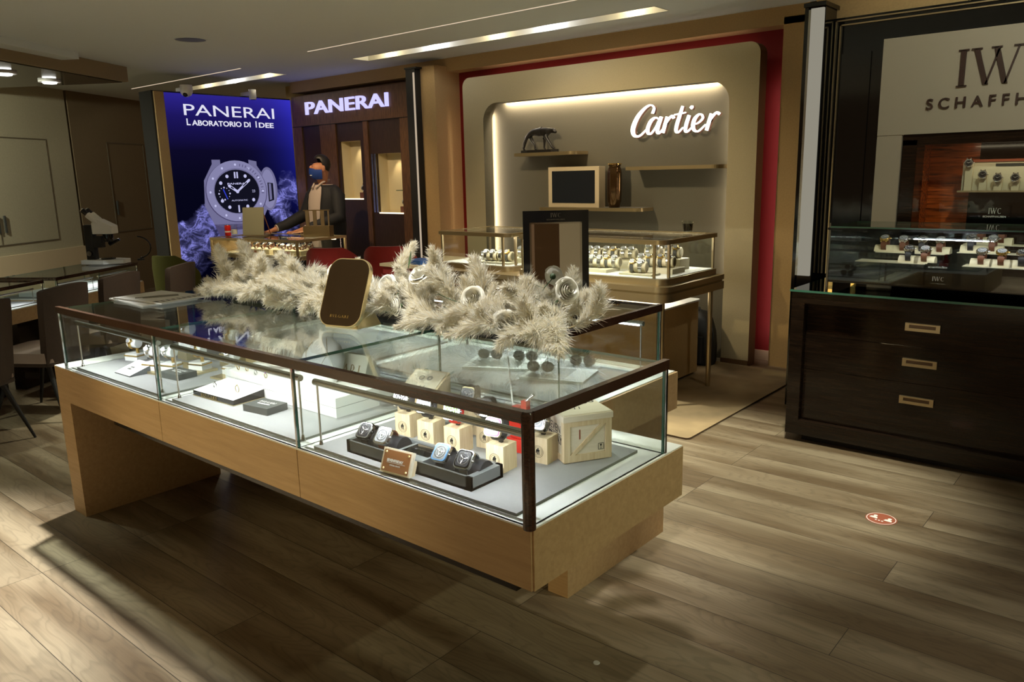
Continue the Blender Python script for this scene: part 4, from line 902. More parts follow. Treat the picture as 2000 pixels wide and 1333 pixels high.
def brass_case(x0, x1, y0, y1, lb, n):
    t = thing('brass_glass_case', lb, 'display case', ((x0+x1)/2, (y0+y1)/2, .85)); z0, z1 = .85, 1.15
    P = rrect(x0, y0, x1, y1, .07, 6, (0, 1, 0, 0)); m = MB(); m.prism(P, z0, z0+.04, 'brass', 'brass'); m.build('base', t, smooth=35)
    MB().prism(rrect(x0+.02, y0+.02, x1-.02, y1-.02, .06, 5, (0, 1, 0, 0)), z0+.04, z0+.044, 'white_deck').build('deck', t)
    # open brass ring around the glass lid
    O = rrect(x0, y0, x1, y1, .07, 6, (0, 1, 0, 0)); I = rrect(x0+.03, y0+.03, x1-.03, y1-.03, .05, 6, (0, 1, 0, 0)); k = len(O); m = MB()
    for a, z in ((1, z1), (0, z1-.03)): m.add([(p[0], p[1], z) for p in O]+[(p[0], p[1], z) for p in I], [(i, (i+1) % k, k+(i+1) % k, k+i) if a else (k+i, k+(i+1) % k, (i+1) % k, i) for i in range(k)], 'brass')
    for Q in (O, I): m.add([(p[0], p[1], z1-.03) for p in Q]+[(p[0], p[1], z1) for p in Q], [(i, (i+1) % k, k+(i+1) % k, k+i) for i in range(k)], 'brass')
    m.build('top_frame', t, smooth=35)
    MB().prism([(p[0], p[1]) for p in I], z1-.008, z1-.002, 'glass_top').build('top_pane', t)
    ps = [(x0+.02, y0+.02), (x1-.09, y0+.02), (x1-.02, y0+.09), (x1-.02, y1-.02), (x0+.02, y1-.02)]
    for x, y in ps: MB().box((x-.008, y-.008, z0+.044), (x+.008, y+.008, z1-.03), 'brass').build('post', t)
    MB().box((x0+.03, y0+.018, z0+.044), (x1-.1, y0+.022, z1-.03), 'glass').build('front_pane', t)
    MB().box((x1-.022, y0+.10, z0+.044), (x1-.018, y1-.03, z1-.03), 'glass').build('side_pane', t)
    MB().box((x0+.03, y1-.022, z0+.044), (x1-.03, y1-.018, z1-.03), 'glass').build('back_pane', t)
    MB().box((x0+.018, y0+.03, z0+.044), (x0+.022, y1-.03, z1-.03), 'glass').build('side_pane', t)
    MB().box((x0+.05, y1-.055, z1-.013), (x1-.09, y1-.043, z1-.009), 'led_warm').build('led_strip', t)
    area('case_lamp', ((x0+x1)/2, y1-.06, z1-.04), (0, -.5, -1), x1-x0-.12, .012, 4.2*(x1-x0), (1, .93, .8))
    area('case_lamp', ((x0+x1)/2, y0+.05, z1-.04), (0, .6, -1), x1-x0-.12, .012, 2.5*(x1-x0), (1, .93, .8))
brass_case(-4.74, -3.96, 4.66, 5.30, 'left brass-framed glass case on the brass table', 0)
brass_case(-3.82, -2.575, 4.60, 5.36, 'right brass-framed glass case on the brass table, partly behind the standing mirror', 1)

# ------------------------------------------------------------ counter before the poster
PA = math.radians(8); Mc = Tr(-7.785, 4.296, 0) @ Rz(PA)      # local x along its front, y away
t = thing('watch_counter', 'brass and glass watch counter in front of the man', 'display case', (-7.785, 4.296, 0), PA)
L_, W_ = 1.30, .68
m = MB(); m.box((.15, .16, 0), (L_-.12, W_-.1, .82), 'black_matte'); m.build('base', t, (0, 0, 0))
MB().box((0, 0, .82), (L_, W_, .855), 'brass').build('deck_frame', t, (0, 0, 0), bevel=.006)
MB().box((.03, .03, .855), (L_-.03, W_-.03, .86), 'cream_leather').build('deck', t, (0, 0, 0))
m = MB(); m.box((0, 0, .995), (L_, .025, 1.02), 'brass'); m.box((0, W_-.025, .995), (L_, W_, 1.02), 'brass'); m.box((0, .025, .995), (.025, W_-.025, 1.02), 'brass'); m.box((L_-.025, .025, .995), (L_, W_-.025, 1.02), 'brass'); m.build('top_frame', t, (0, 0, 0))
MB().box((.025, .025, 1.008), (L_-.025, W_-.025, 1.016), 'glass_top').build('top_pane', t, (0, 0, 0))
for x, y in ((.012, .012), (L_-.012, .012), (.012, W_-.012), (L_-.012, W_-.012)): MB().box((x-.01, y-.01, .855), (x+.01, y+.01, .995), 'brass').build('post', t, (0, 0, 0))
MB().box((.02, .008, .855), (L_-.02, .012, .995), 'glass').build('front_pane', t, (0, 0, 0)); MB().box((L_-.012, .02, .855), (L_-.008, W_-.02, .995), 'glass').build('side_pane', t, (0, 0, 0)); MB().box((.008, .02, .855), (.012, W_-.02, .995), 'tan_fabric').build('end_panel', t, (0, 0, 0))
m = MB(); m.box((.45, W_-.12, .984), (L_-.05, W_-.10, .992), 'led_warm'); m.build('led_strip', t, (0, 0, 0))
q = Mc @ Vector((L_/2, .2, .985)); area('case_lamp', q, (0, .3, -1), 1.1, .02, 1.8, (1, .86, .58))

# ------------------------------------------------------------ chairs
def brown_chair():
    t = thing('upholstered_chair', '', 'chair', (0, 0, 0), world=False)
    # local: back at y=0, seat towards +y
    m = MB(); n = 8; vs = []; H = [.40, .55, .70, .82, .90, .93]
    for s_ in (0, 1):
        for j, z in enumerate(H):
            for i in range(n+1):
                u = -1+2*i/n; wd = .215+.02*(j/5) if j < 4 else .235-.01*(j-3)
                vs.append((u*wd, -.10*(z-.4)+.05*u*u+(0 if s_ == 0 else .045 if j < 5 else .03), z-(0.018*u*u if j == 5 else 0)))
    k = (n+1)*6; fs = []
    for s_ in (0, 1):
        for j in range(5):
            for i in range(n):
                a = s_*k+j*(n+1)+i; q = (a, a+1, a+n+2, a+n+1); fs.append(q if s_ == 0 else q[::-1])
    for j in range(5):
        for i in (0, n):
            a = j*(n+1)+i; q = (a, a+n+1, k+a+n+1, k+a); fs.append(q if i == 0 else q[::-1])
    for i in range(n):
        a = 5*(n+1)+i; fs.append((a, a+1, k+a+1, k+a)); fs.append((i, k+i, k+i+1, i+1))
    m.add(vs, fs, 'chair_brown'); m.build('backrest', t, (0, 0, 0), smooth=50)
    m = MB(); m.prism(rrect(-.225, .03, .225, .50, .06), .41, .48, 'chair_seat'); m.build('seat', t, (0, 0, 0), smooth=40, bevel=.012)
    m = MB(); m.prism(rrect(-.22, .02, .22, .49, .06), .385, .41, 'chair_brown'); m.build('seat_shell', t, (0, 0, 0), smooth=40)
    for sx, sy in ((-1, 0), (1, 0), (-1, 1), (1, 1)):
        m = MB(); m.tube([(sx*.15, .10+sy*.28, .40), (sx*.22, -.03+sy*.54, 0)], [.019, .008], 'black_matte', 10); m.build('leg', t, (0, 0, 0), smooth=50)
    return t
ch0 = brown_chair(); rz = math.atan2(NN.y, NN.x)-PI/2
for i, (x, y, lb) in enumerate([(-5.42, 1.50, 'brown upholstered chair cut by the left edge of the photo'), (-5.84, 2.13, 'brown upholstered chair just left of the showcase corner'),
                  (-6.17, 2.66, 'brown upholstered chair in front of the microscope'), (-6.42, 3.28, 'farthest brown upholstered chair, beside the green armchair')]):
    o = ch0 if i == 0 else copy_tree(ch0); o.location = (x, y, 0); o.rotation_euler = (0, 0, rz+(.08 if i == 3 else 0)); o['label'] = lb; o['group'] = 'brown chairs at the left glass desks'
def tub_chair(mat, topz, w_):
    t = thing('armchair', '', 'chair', (0, 0, 0), world=False)
    m = MB(); n = 18; vs = []; Z = [.42, .55, .68, .78, 1]
    for s_ in (0, 1):
        for j in range(5):
            for i in range(n+1):
                a = math.radians(-15-150*i/n) if False else math.radians(180+(-20)+220*i/n)
                f = abs(i/n*2-1); top = topz-.16*max(0, f-.35)**1.1*2
                z = .40+(top-.40)*j/4; r = w_/2*(1+.08*j/4)-(.05 if s_ else 0)-(.012 if j == 4 else 0)
                vs.append((r*math.cos(a), r*math.sin(a)*.95+.0, z))
    k = (n+1)*5; fs = []
    for s_ in (0, 1):
        for j in range(4):
            for i in range(n):
                a = s_*k+j*(n+1)+i; q = (a, a+1, a+n+2, a+n+1); fs.append(q if s_ == 0 else q[::-1])
    for i in range(n): a = 4*(n+1)+i; fs.append((a, a+1, k+a+1, k+a)); fs.append((i, k+i, k+i+1, i+1))
    for j in range(4):
        for i in (0, n): a = j*(n+1)+i; q = (a, a+n+1, k+a+n+1, k+a); fs.append(q if i == 0 else q[::-1])
    m.add(vs, fs, mat); m.build('backrest', t, (0, 0, 0), smooth=60)
    m = MB(); m.lathe([(.001, .38), (w_*.42, .385), (w_*.45, .42), (w_*.44, .46), (w_*.38, .48), (.001, .485)], mat, (0, 0, 0), 24); m.build('seat', t, (0, 0, 0), smooth=60)
    for sx, sy in ((-1, -1), (1, -1), (-1, 1), (1, 1)):
        m = MB(); m.tube([(sx*.13, sy*.13, .385), (sx*.22, sy*.22, 0)], [.016, .009], 'black_matte', 8); m.build('leg', t, (0, 0, 0), smooth=50)
    return t
r0 = tub_chair('red_velvet', .97, .50)
for i, (x, y, a, lb) in enumerate([(-6.12, 4.62, .6, 'red velvet armchair nearer the man'), (-5.74, 5.0, .6, 'red velvet armchair nearer the brass table')]):
    o = r0 if i == 0 else copy_tree(r0); o.location = (x, y, 0); o.rotation_euler = (0, 0, a); o['label'] = lb; o['group'] = 'red armchairs'
g0 = tub_chair('green_felt', .86, .46)
for i, (x, y, a, lb) in enumerate([(-8.0, 4.02, .4, 'olive green armchair at left, below the poster'), (-6.88, 4.14, .5, 'olive green armchair in front of the watch counter')]):
    o = g0 if i == 0 else copy_tree(g0); o.location = (x, y, 0); o.rotation_euler = (0, 0, a); o['label'] = lb; o['group'] = 'green armchairs'

# ------------------------------------------------------------ microscope on the left desk
MM = Tr(-7.30, 3.02, .903) @ Rz(math.radians(38))     # local +x to the picture's right
t = thing('microscope', 'white and black binocular microscope on the left glass desk', 'microscope', (-7.30, 3.02, .903), math.radians(38))
def pb(mb, name, **k): return mb.build(name, t, (0, 0, 0), **k)
m = MB(); m.prism([(-.17, -.10), (.05, -.13), (.20, -.06), (.20, .06), (.05, .13), (-.17, .10)], 0, .035, 'white_paint'); pb(m, 'base', bevel=.008)
m = MB(); m.lathe([(.06, .035), (.06, .045), (.045, .05)], 'black_gloss', (.03, 0, 0)); pb(m, 'stage', smooth=40)
m = MB(); m.prism([(-.15, -.035), (-.07, -.035), (-.07, .035), (-.15, .035)], .035, .34, 'black_matte'); m.box((-.12, -.03, .14), (.0, .03, .24), 'black_matte'); pb(m, 'arm', bevel=.01)
m = MB(); m.tube([(-.11, -.055, .09), (-.11, .055, .09)], .022, 'black_gloss', 14); pb(m, 'focus_knob', smooth=50)
m = MB(); m.lathe([(.03, .19), (.042, .20), (.042, .25), (.05, .26)], 'black_gloss', (.05, 0, 0)); pb(m, 'objective', smooth=40)
m = MB(); m.add([(-.06, -.055, .26), (.12, -.055, .26), (.12, -.055, .33), (0, -.055, .39), (-.06, -.055, .36), (-.06, .055, .26), (.12, .055, .26), (.12, .055, .33), (0, .055, .39), (-.06, .055, .36)],
              [(0, 1, 2, 3, 4), (9, 8, 7, 6, 5), (0, 5, 6, 1), (1, 6, 7, 2), (2, 7, 8, 3), (3, 8, 9, 4), (4, 9, 5, 0)], 'white_paint'); pb(m, 'head', bevel=.006)
for s_ in (-.03, .03):
    m = MB(); m.tube([(-.01, s_, .36), (-.09, s_*1.15, .43)], .028, 'white_paint', 16); e = pb(m, 'eye_tube', smooth=50)
    m = MB(); m.tube([(-.085, s_*1.15, .425), (-.13, s_*1.2, .468)], [.02, .023], 'black_gloss', 16); m.tube([(-.13, s_*1.2, .468), (-.137, s_*1.2, .475)], .019, 'chrome', 16); m.build('eyepiece', e, (0, 0, 0), smooth=50)
t2 = thing('gooseneck_lamp', 'small black gooseneck lamp curving beside the microscope base', 'lamp', (-7.32, 3.22, .903))
m = MB(); m.tube([(-7.26+.06*math.cos(a)-.02, 3.30+.10*math.cos(a), 1.02+.10*math.sin(a)) for a in [(-1.4+i*.26) for i in range(12)]], .006, 'black_gloss', 8); m.lathe([(.03, .903), (.03, .915)], 'black_matte', (-7.27, 3.32, 0)); m.build('neck', t2, smooth=60)
MB().tube([(-7.36, 3.19, 1.10), (-7.42, 3.12, 1.06)], [.012, .02], 'black_gloss', 12).build('lamp_head', t2, smooth=50)
# ------------------------------------------------------------ rug, backpack, floor marker
o = MB().prism(rrect(-5.6, 4.13, -2.13, 6.05, .03), 0.001, .012, 'rug_edge', 'rug').build('rug', None, (-3.9, 5.1, 0)); tag(o, 'mottled brown and tan carpet under the brass table', 'rug')
for ch in list(bpy.data.objects): pass
t = thing('backpack', 'black backpack leaning on the beige wall under the brass table', 'backpack', (-3.0, 5.93, .012))
m = MB(); pr = []
for z, wx, wy in ((.0, .155, .085), (.03, .165, .10), (.15, .165, .11), (.28, .155, .105), (.38, .125, .09), (.44, .075, .06), (.455, .02, .02)):
    pr.append((z, wx, wy))
seg = 20; vs = []
for z, wx, wy in pr:
    for k in range(seg):
        a = 2*PI*k/seg; ca, sa = math.cos(a), math.sin(a); vs.append((-3.0+wx*math.copysign(abs(ca)**.6, ca), 5.92+wy*math.copysign(abs(sa)**.6, sa), .012+z))
m.add(vs, [(i*seg+k, i*seg+(k+1) % seg, (i+1)*seg+(k+1) % seg, (i+1)*seg+k) for i in range(len(pr)-1) for k in range(seg)]+[tuple(range(seg-1, -1, -1)), tuple((len(pr)-1)*seg+k for k in range(seg))], 'black_matte'); m.build('body', t, smooth=60)
m = MB(); m.prism(rrect(-3.11, 5.79, -2.89, 5.84, .02), .04, .26, 'black_leather'); m.build('pocket', t, smooth=40, bevel=.01)
m = MB(); m.tube([(-3.04, 5.9, .455), (-3.03, 5.9, .485), (-2.97, 5.9, .485), (-2.96, 5.9, .455)], .008, 'black_leather', 8); m.build('handle', t, smooth=60)
MB().tube([(-2.86, 5.9, .36), (-2.83, 5.88, .28), (-2.84, 5.87, .18)], .006, 'black_leather', 6).build('strap', t, smooth=60)
MB().ell((-3.08, 5.822, .33), (.007, .004, .007), 'orange_ebony').build('badge', t)
t = thing('floor_marker', 'round brown floor sticker with two white figures', 'floor sticker', (-.905, 3.675, 0))
MB().lathe([(.068, .0008), (.066, .0016), (.001, .0016)], 'sticker', (-.905, 3.675, 0), 36).build('disc', t)
m = MB(); m.ring(.060, .063, .0016, .002, 'white_paint', (-.905, 3.675, 0), 36)
Mk = Tr(-.905, 3.675, .0018) @ Rz(math.radians(-6))
for s_ in (-.032, .032):
    m.M = Mk; m.prism([(s_+.009*math.cos(a*PI/5), .018+.009*math.sin(a*PI/5)) for a in range(10)], 0, .0003, 'white_paint'); m.prism([(s_-.018, -.012), (s_+.018, -.012), (s_+.014, .004), (s_, .009), (s_-.014, .004)], 0, .0003, 'white_paint')
for k in (-.014, 0, .014): m.prism([(k-.004, -.03), (k+.004, -.03), (k+.004, -.022), (k-.004, -.022)], 0, .0003, 'white_paint')
m.M = Matrix(); m.build('print', t)
for x, y, lb in ((-1.32, 1.95, 'small round metal floor cap in the shadow under the showcase'),):
    o = MB().lathe([(.012, .0005), (.010, .003), (.001, .003)], 'floor_cap', (x, y, 0), 16).build('metal_disc', None, (x, y, 0)); tag(o, lb, 'floor cap')
for x, y, lb in ((-5.1+.0, 5.05, ''),): pass
o = MB().box((-5.12, 4.62, .85), (-4.93, 4.80, .885), 'blue_book').build('blue_box', None, (-5.0, 4.7, .85)) if False else None
t = thing('side_table', 'pale tabletop with a red underside left of the brass cases', 'table', (-5.3, 4.9, 0))
MB().box((-5.42, 4.58, .825), (-4.96, 5.35, .85), 'cream_base').build('top', t); MB().box((-5.40, 4.60, .76), (-4.97, 5.33, .825), 'red_velvet').build('apron', t)
for x, y in ((-5.0, 4.64), (-5.0, 5.30), (-5.36, 5.30)): MB().tube([(x, y, .012), (x, y, .76)], .018, 'brass', 12).build('leg', t, smooth=50)
o = MB().box((-5.18, 4.66, .85), (-4.98, 4.86, .885), 'blue_book').build('book', None, (-5.08, 4.76, .85)); tag(o, 'blue book lying beside the left brass glass case', 'book')
# coffee glass on the right brass case
t = thing('coffee_glass', 'glass of dark coffee on the corner of the right brass case', 'drinking glass', (-2.80, 5.335, 1.151))
m = MB(); m.lathe([(.032, 1.151), (.036, 1.153), (.043, 1.235), (.041, 1.235), (.034, 1.158), (.001, 1.158)], 'glass', (-2.80, 5.335, 0), 24); m.build('tumbler', t, smooth=40)
m = MB(); m.lathe([(.001, 1.160), (.033, 1.160), (.0385, 1.212), (.001, 1.212)], 'coffee', (-2.80, 5.335, 0), 24); m.build('coffee', t, smooth=40)

# ------------------------------------------------------------ the man behind the counter
PX, PY = -7.22, 5.38
t = thing('person', 'man in dark suit and blue face mask resting his hands on the watch counter', 'person', (PX, PY, 0))
def q(x, y, z): return (PX+x, PY+y, z)
# hands rest on the counter top (z 1.02); right hand is at the picture's left
rh = (-.36, -.50, 1.045); lh = (.03, -.43, 1.05)
nodes = [q(0, 0, .98)+(.16, .13), q(0, -.02, 1.12)+(.165, .14), q(0, 0, 1.32)+(.17, .125), q(0, .01, 1.46)+(.15, .10), q(0, 0, 1.54)+(.062, .062), q(0, -.02, 1.61)+(.062, .07), q(0, -.04, 1.69)+(.092, .118), q(0, -.03, 1.775)+(.086, .110),
         q(-.19, 0, 1.44)+(.06,), q(-.29, -.06, 1.22)+(.05,), q(-.345, -.36, 1.085)+(.034,), q(*rh)+(.026, .018),
         q(.20, 0, 1.44)+(.06,), q(.27, -.03, 1.20)+(.05,), q(.14, -.33, 1.09)+(.034,), q(*lh)+(.026, .018),
         q(-.09, .01, .86)+(.09,), q(-.10, .0, .50)+(.06,), q(-.10, .02, .10)+(.045,), q(-.10, -.14, .04)+(.04, .03),
         q(.09, .01, .86)+(.09,), q(.10, .0, .50)+(.06,), q(.10, .02, .10)+(.045,), q(.10, -.14, .04)+(.04, .03)]
edges = [(0, 1), (1, 2), (2, 3), (3, 4), (4, 5), (5, 6), (6, 7), (3, 8), (8, 9), (9, 10), (10, 11), (3, 12), (12, 13), (13, 14), (14, 15), (0, 16), (16, 17), (17, 18), (18, 19), (0, 20), (20, 21), (21, 22), (22, 23)]
for hand_, palm, s_ in ((11, rh, -1), (15, lh, 1)):
    px_, py_, pz_ = palm
    for i, (dx, ln) in enumerate(((-.026, .055), (-.009, .068), (.009, .064), (.026, .050))):
        b = len(nodes); nodes += [q(px_+dx, py_-.035, pz_)+(.0095, .009), q(px_+dx*1.15, py_-.035-ln*.55, pz_+.004)+(.0088,), q(px_+dx*1.25, py_-.035-ln, pz_-.012)+(.0075,)]
        edges += [(hand_, b), (b, b+1), (b+1, b+2)]
    b = len(nodes); nodes += [q(px_-s_*.036, py_-.002, pz_-.004)+(.011,), q(px_-s_*.055, py_-.035, pz_-.012)+(.0095,)]; edges += [(hand_, b), (b, b+1)]
nodes = [n if len(n) == 5 else (*n[:4],) for n in nodes]
skin_obj('body', nodes, edges, 'skin', t, 2, 0, (PX, PY, 0))
HR = Tr(PX, PY-.03, 0) @ Rz(math.radians(-22))
def hb(m, name, **k): return m.build(name, t, **k)
m = MB(HR); m.ell((0, -.100, 1.715), (.013, .02, .024), 'skin', M=Rx(.3)); hb(m, 'nose', smooth=60)
for s_ in (-1, 1):
    m = MB(HR); m.ell((s_*.078, .012, 1.705), (.012, .020, .032), 'skin'); hb(m, 'ear', smooth=60)
    m = MB(HR); m.ell((s_*.034, -.088, 1.735), (.013, .008, .006), 'skin'); e = hb(m, 'eye', smooth=60)
    MB(HR).ell((s_*.034, -.096, 1.735), (.008, .003, .004), 'hair').build('pupil', e, smooth=60)
    m = MB(HR); m.ell((s_*.036, -.094, 1.757), (.02, .006, .004), 'hair', M=Ry(s_*.12)); hb(m, 'eyebrow', smooth=60)
# hair cap: a shell over the crown and the back of the head
m = MB(HR); seg, rg = 48, 14; vs = []
for j in range(rg+1):
    for k in range(seg):
        a = 2*PI*k/seg; f = max(0, min(1, (-math.sin(a)+.30)/.75)); f = f*f*(3-2*f); ph = (2.25-1.32*f)*j/rg
        th = 1.0-.13*(j/rg)**4; vs.append((.085*th*math.sin(ph)*math.cos(a), .010+.105*th*math.sin(ph)*math.sin(a), 1.740+.117*math.cos(ph)))
m.add(vs, [(j*seg+k, (j+1)*seg+k, (j+1)*seg+(k+1) % seg, j*seg+(k+1) % seg) for j in range(rg) for k in range(seg)], 'hair'); hb(m, 'hair', smooth=80)
m = MB(HR); n = 16; vs = []
for j, (z, r, pf) in enumerate(((1.712, .097, .040), (1.69, .099, .048), (1.655, .098, .052), (1.62, .088, .044), (1.59, .066, .022))):
    for i in range(n+1):
        a = math.radians(180+12+156*i/n); f = max(0, -math.sin(a))**3; vs.append((r*math.cos(a), (r+.012)*math.sin(a)-pf*f*.6+.012, z-(.0 if j else .016*(1-f)*1.2)))
m.add(vs, [(j*(n+1)+i, j*(n+1)+i+1, (j+1)*(n+1)+i+1, (j+1)*(n+1)+i) for j in range(4) for i in range(n)], 'mask_blue'); mk = hb(m, 'face_mask', smooth=80)
MB(HR).box((.02, -.128, 1.632), (.055, -.112, 1.638), 'white_paint').build('mask_print', mk)
# shirt and open jacket: lofted around the trunk
RING = [(.86, .175, .135), (.98, .19, .155), (1.10, .20, .165), (1.22, .198, .155), (1.34, .20, .145), (1.44, .195, .125), (1.50, .15, .10), (1.535, .085, .078)]
def loft(off, a0, a1, n, mat, rings=RING, gap=None):
    m = MB(); vs = []
    for j, (z, rx, ry) in enumerate(rings):
        g = gap(j) if gap else 0; A0, A1 = math.radians(a0+g), math.radians(a1-g)
        for i in range(n+1):
            a = A0+(A1-A0)*i/n; vs.append(q((rx*1.1+off)*math.cos(a), (ry*1.08+off)*math.sin(a), z))
    k = n+1; m.add(vs, [(j*k+i, j*k+i+1, (j+1)*k+i+1, (j+1)*k+i) for j in range(len(rings)-1) for i in range(n)], mat); return m
def solid(o, th=.006):
    s = o.modifiers.new('thickness', 'SOLIDIFY'); s.thickness = th; return o
m = loft(.004, 0, 360, 32, 'shirt'); sh = hb(m, 'shirt', smooth=80)
m = MB(); m.tube([q(-.03, -.135, 1.50), q(-.066, -.07, 1.555), q(0, .075, 1.58), q(.066, -.07, 1.555), q(.03, -.135, 1.50)], .012, 'shirt', 8); m.build('collar', sh, smooth=60)
for z in (1.05, 1.15, 1.25, 1.35): MB().ell(q(0, -.165 if z < 1.3 else -.15, z), (.005, .003, .005), 'dark_grey').build('button', sh)
JR = [(.80, .20, .16)]+RING[:-1]+[(1.53, .105, .09)]
m = loft(.022, -90, 270, 32, 'suit', JR, lambda j: 24+min(j, 7)*1.2); jk = solid(hb(m, 'jacket', smooth=80), .012)
for nm, P in (('sleeve', [q(-.16, .0, 1.475), q(-.215, 0, 1.41), q(-.295, -.055, 1.21), q(-.335, -.30, 1.105), q(-.35, -.40, 1.08)]), ('sleeve', [q(.17, .0, 1.475), q(.225, 0, 1.41), q(.285, -.03, 1.19), q(.17, -.27, 1.105), q(.115, -.345, 1.085)])):
    m = MB(); m.tube(P, [.062, .082, .074, .056, .048], 'suit', 16); m.build(nm, jk, smooth=80)
    m = MB(); d = Vector(P[-1])-Vector(P[-2]); e = Vector(P[-1])+d.normalized()*.014; m.tube([P[-1], tuple(e)], .037, 'shirt', 16); m.build('cuff', sh, smooth=60)
for s_ in (-1, 1):
    m = MB(); m.tube([q(s_*.09, .01, .90), q(s_*.105, .0, .5), q(s_*.10, .02, .07)], [.115, .085, .07], 'suit', 16); hb(m, 'trouser_leg', smooth=60)
    m = MB(); m.ell(q(s_*.10, -.07, .04), (.055, .15, .042), 'black_gloss'); hb(m, 'shoe', smooth=60)
# things on the counter
def oncounter(x, y): v = Mc @ Vector((x, y, 1.0202)); return v
v = oncounter(-.26+.0+.02, .40); v = Vector((-7.62, 4.62, 1.0202))

# ------------------------------------------------------------ objects on the watch counter
def at(x, y, z=1.0202): return (x, y, z)
def on_mc(u, v_): w_ = Mc @ Vector((u, v_, 1.0202)); return w_.x, w_.y
x, y = on_mc(.05, .20); t = thing('drink_can', 'red and white drink can on the watch counter', 'can', (x, y, 1.0202))
MB().lathe([(.026, 1.0202), (.032, 1.028), (.032, 1.125), (.026, 1.135)], 'red_can', (x, y, 0)).build('body', t, smooth=40); MB().lathe([(.026, 1.135), (.024, 1.138), (.001, 1.136)], 'steel', (x, y, 0)).build('lid', t, smooth=40)
m = MB(); m.lathe([(.0326, 1.06), (.0326, 1.075)], 'white_paint', (x, y, 0), 20); ms = m.build('print', t)
x, y = on_mc(.13, .22); t = thing('water_glass', 'clear drinking glass right of the red can', 'drinking glass', (x, y, 1.0202))
MB().lathe([(.028, 1.0202), (.034, 1.14), (.032, 1.14), (.026, 1.03), (.001, 1.03)], 'glass', (x, y, 0)).build('tumbler', t, smooth=40); MB().lathe([(.029, 1.04), (.031, 1.09)], 'paper', (x, y, 0), 20).build('napkin', t, smooth=40)
x, y = on_mc(.16, .40)
t = thing('counter_mirror', 'beige-backed easel mirror standing on the watch counter', 'mirror', (0, 0, 0), world=False)
m = MB(); m.box((-.115, -.006, 0), (.115, .006, .30), 'mirror_back'); o = m.build('panel', t, (0, 0, 0)); o.rotation_euler = (-.16, 0, 0)
m = MB(); m.tube([(.10, .045, .26), (.13, .14, .01)], .006, 'brown_leather', 8); m.build('strut', t, (0, 0, 0)); m = MB(); m.box((-.12, -.02, 0), (.13, .15, .008), 'brass_dark'); m.build('foot', t, (0, 0, 0))
x, y = on_mc(.33, .30); t.location = (x, y, 1.0202); t.rotation_euler = (0, 0, PA+.45)
x, y = on_mc(1.13, .46); t = thing('watch_bracelet_stand', 'brass stand of upright bars before the man', 'display stand', (x, y, 1.0202), .55)
MB().box((-.14, -.06, 0), (.14, .06, .11), 'brass_dark').build('base', t, (0, 0, 0), bevel=.004)
for k in (-.10, -.02, .06, .125): MB().box((k-.018 if k < .1 else k-.006, -.03, .11), (k+.018 if k < .1 else k+.006, -.015, .26), 'brass').build('bar', t, (0, 0, 0))
MB().box((-.14, -.032, .26), (.14, -.013, .27), 'brass_dark').build('top_bar', t, (0, 0, 0))

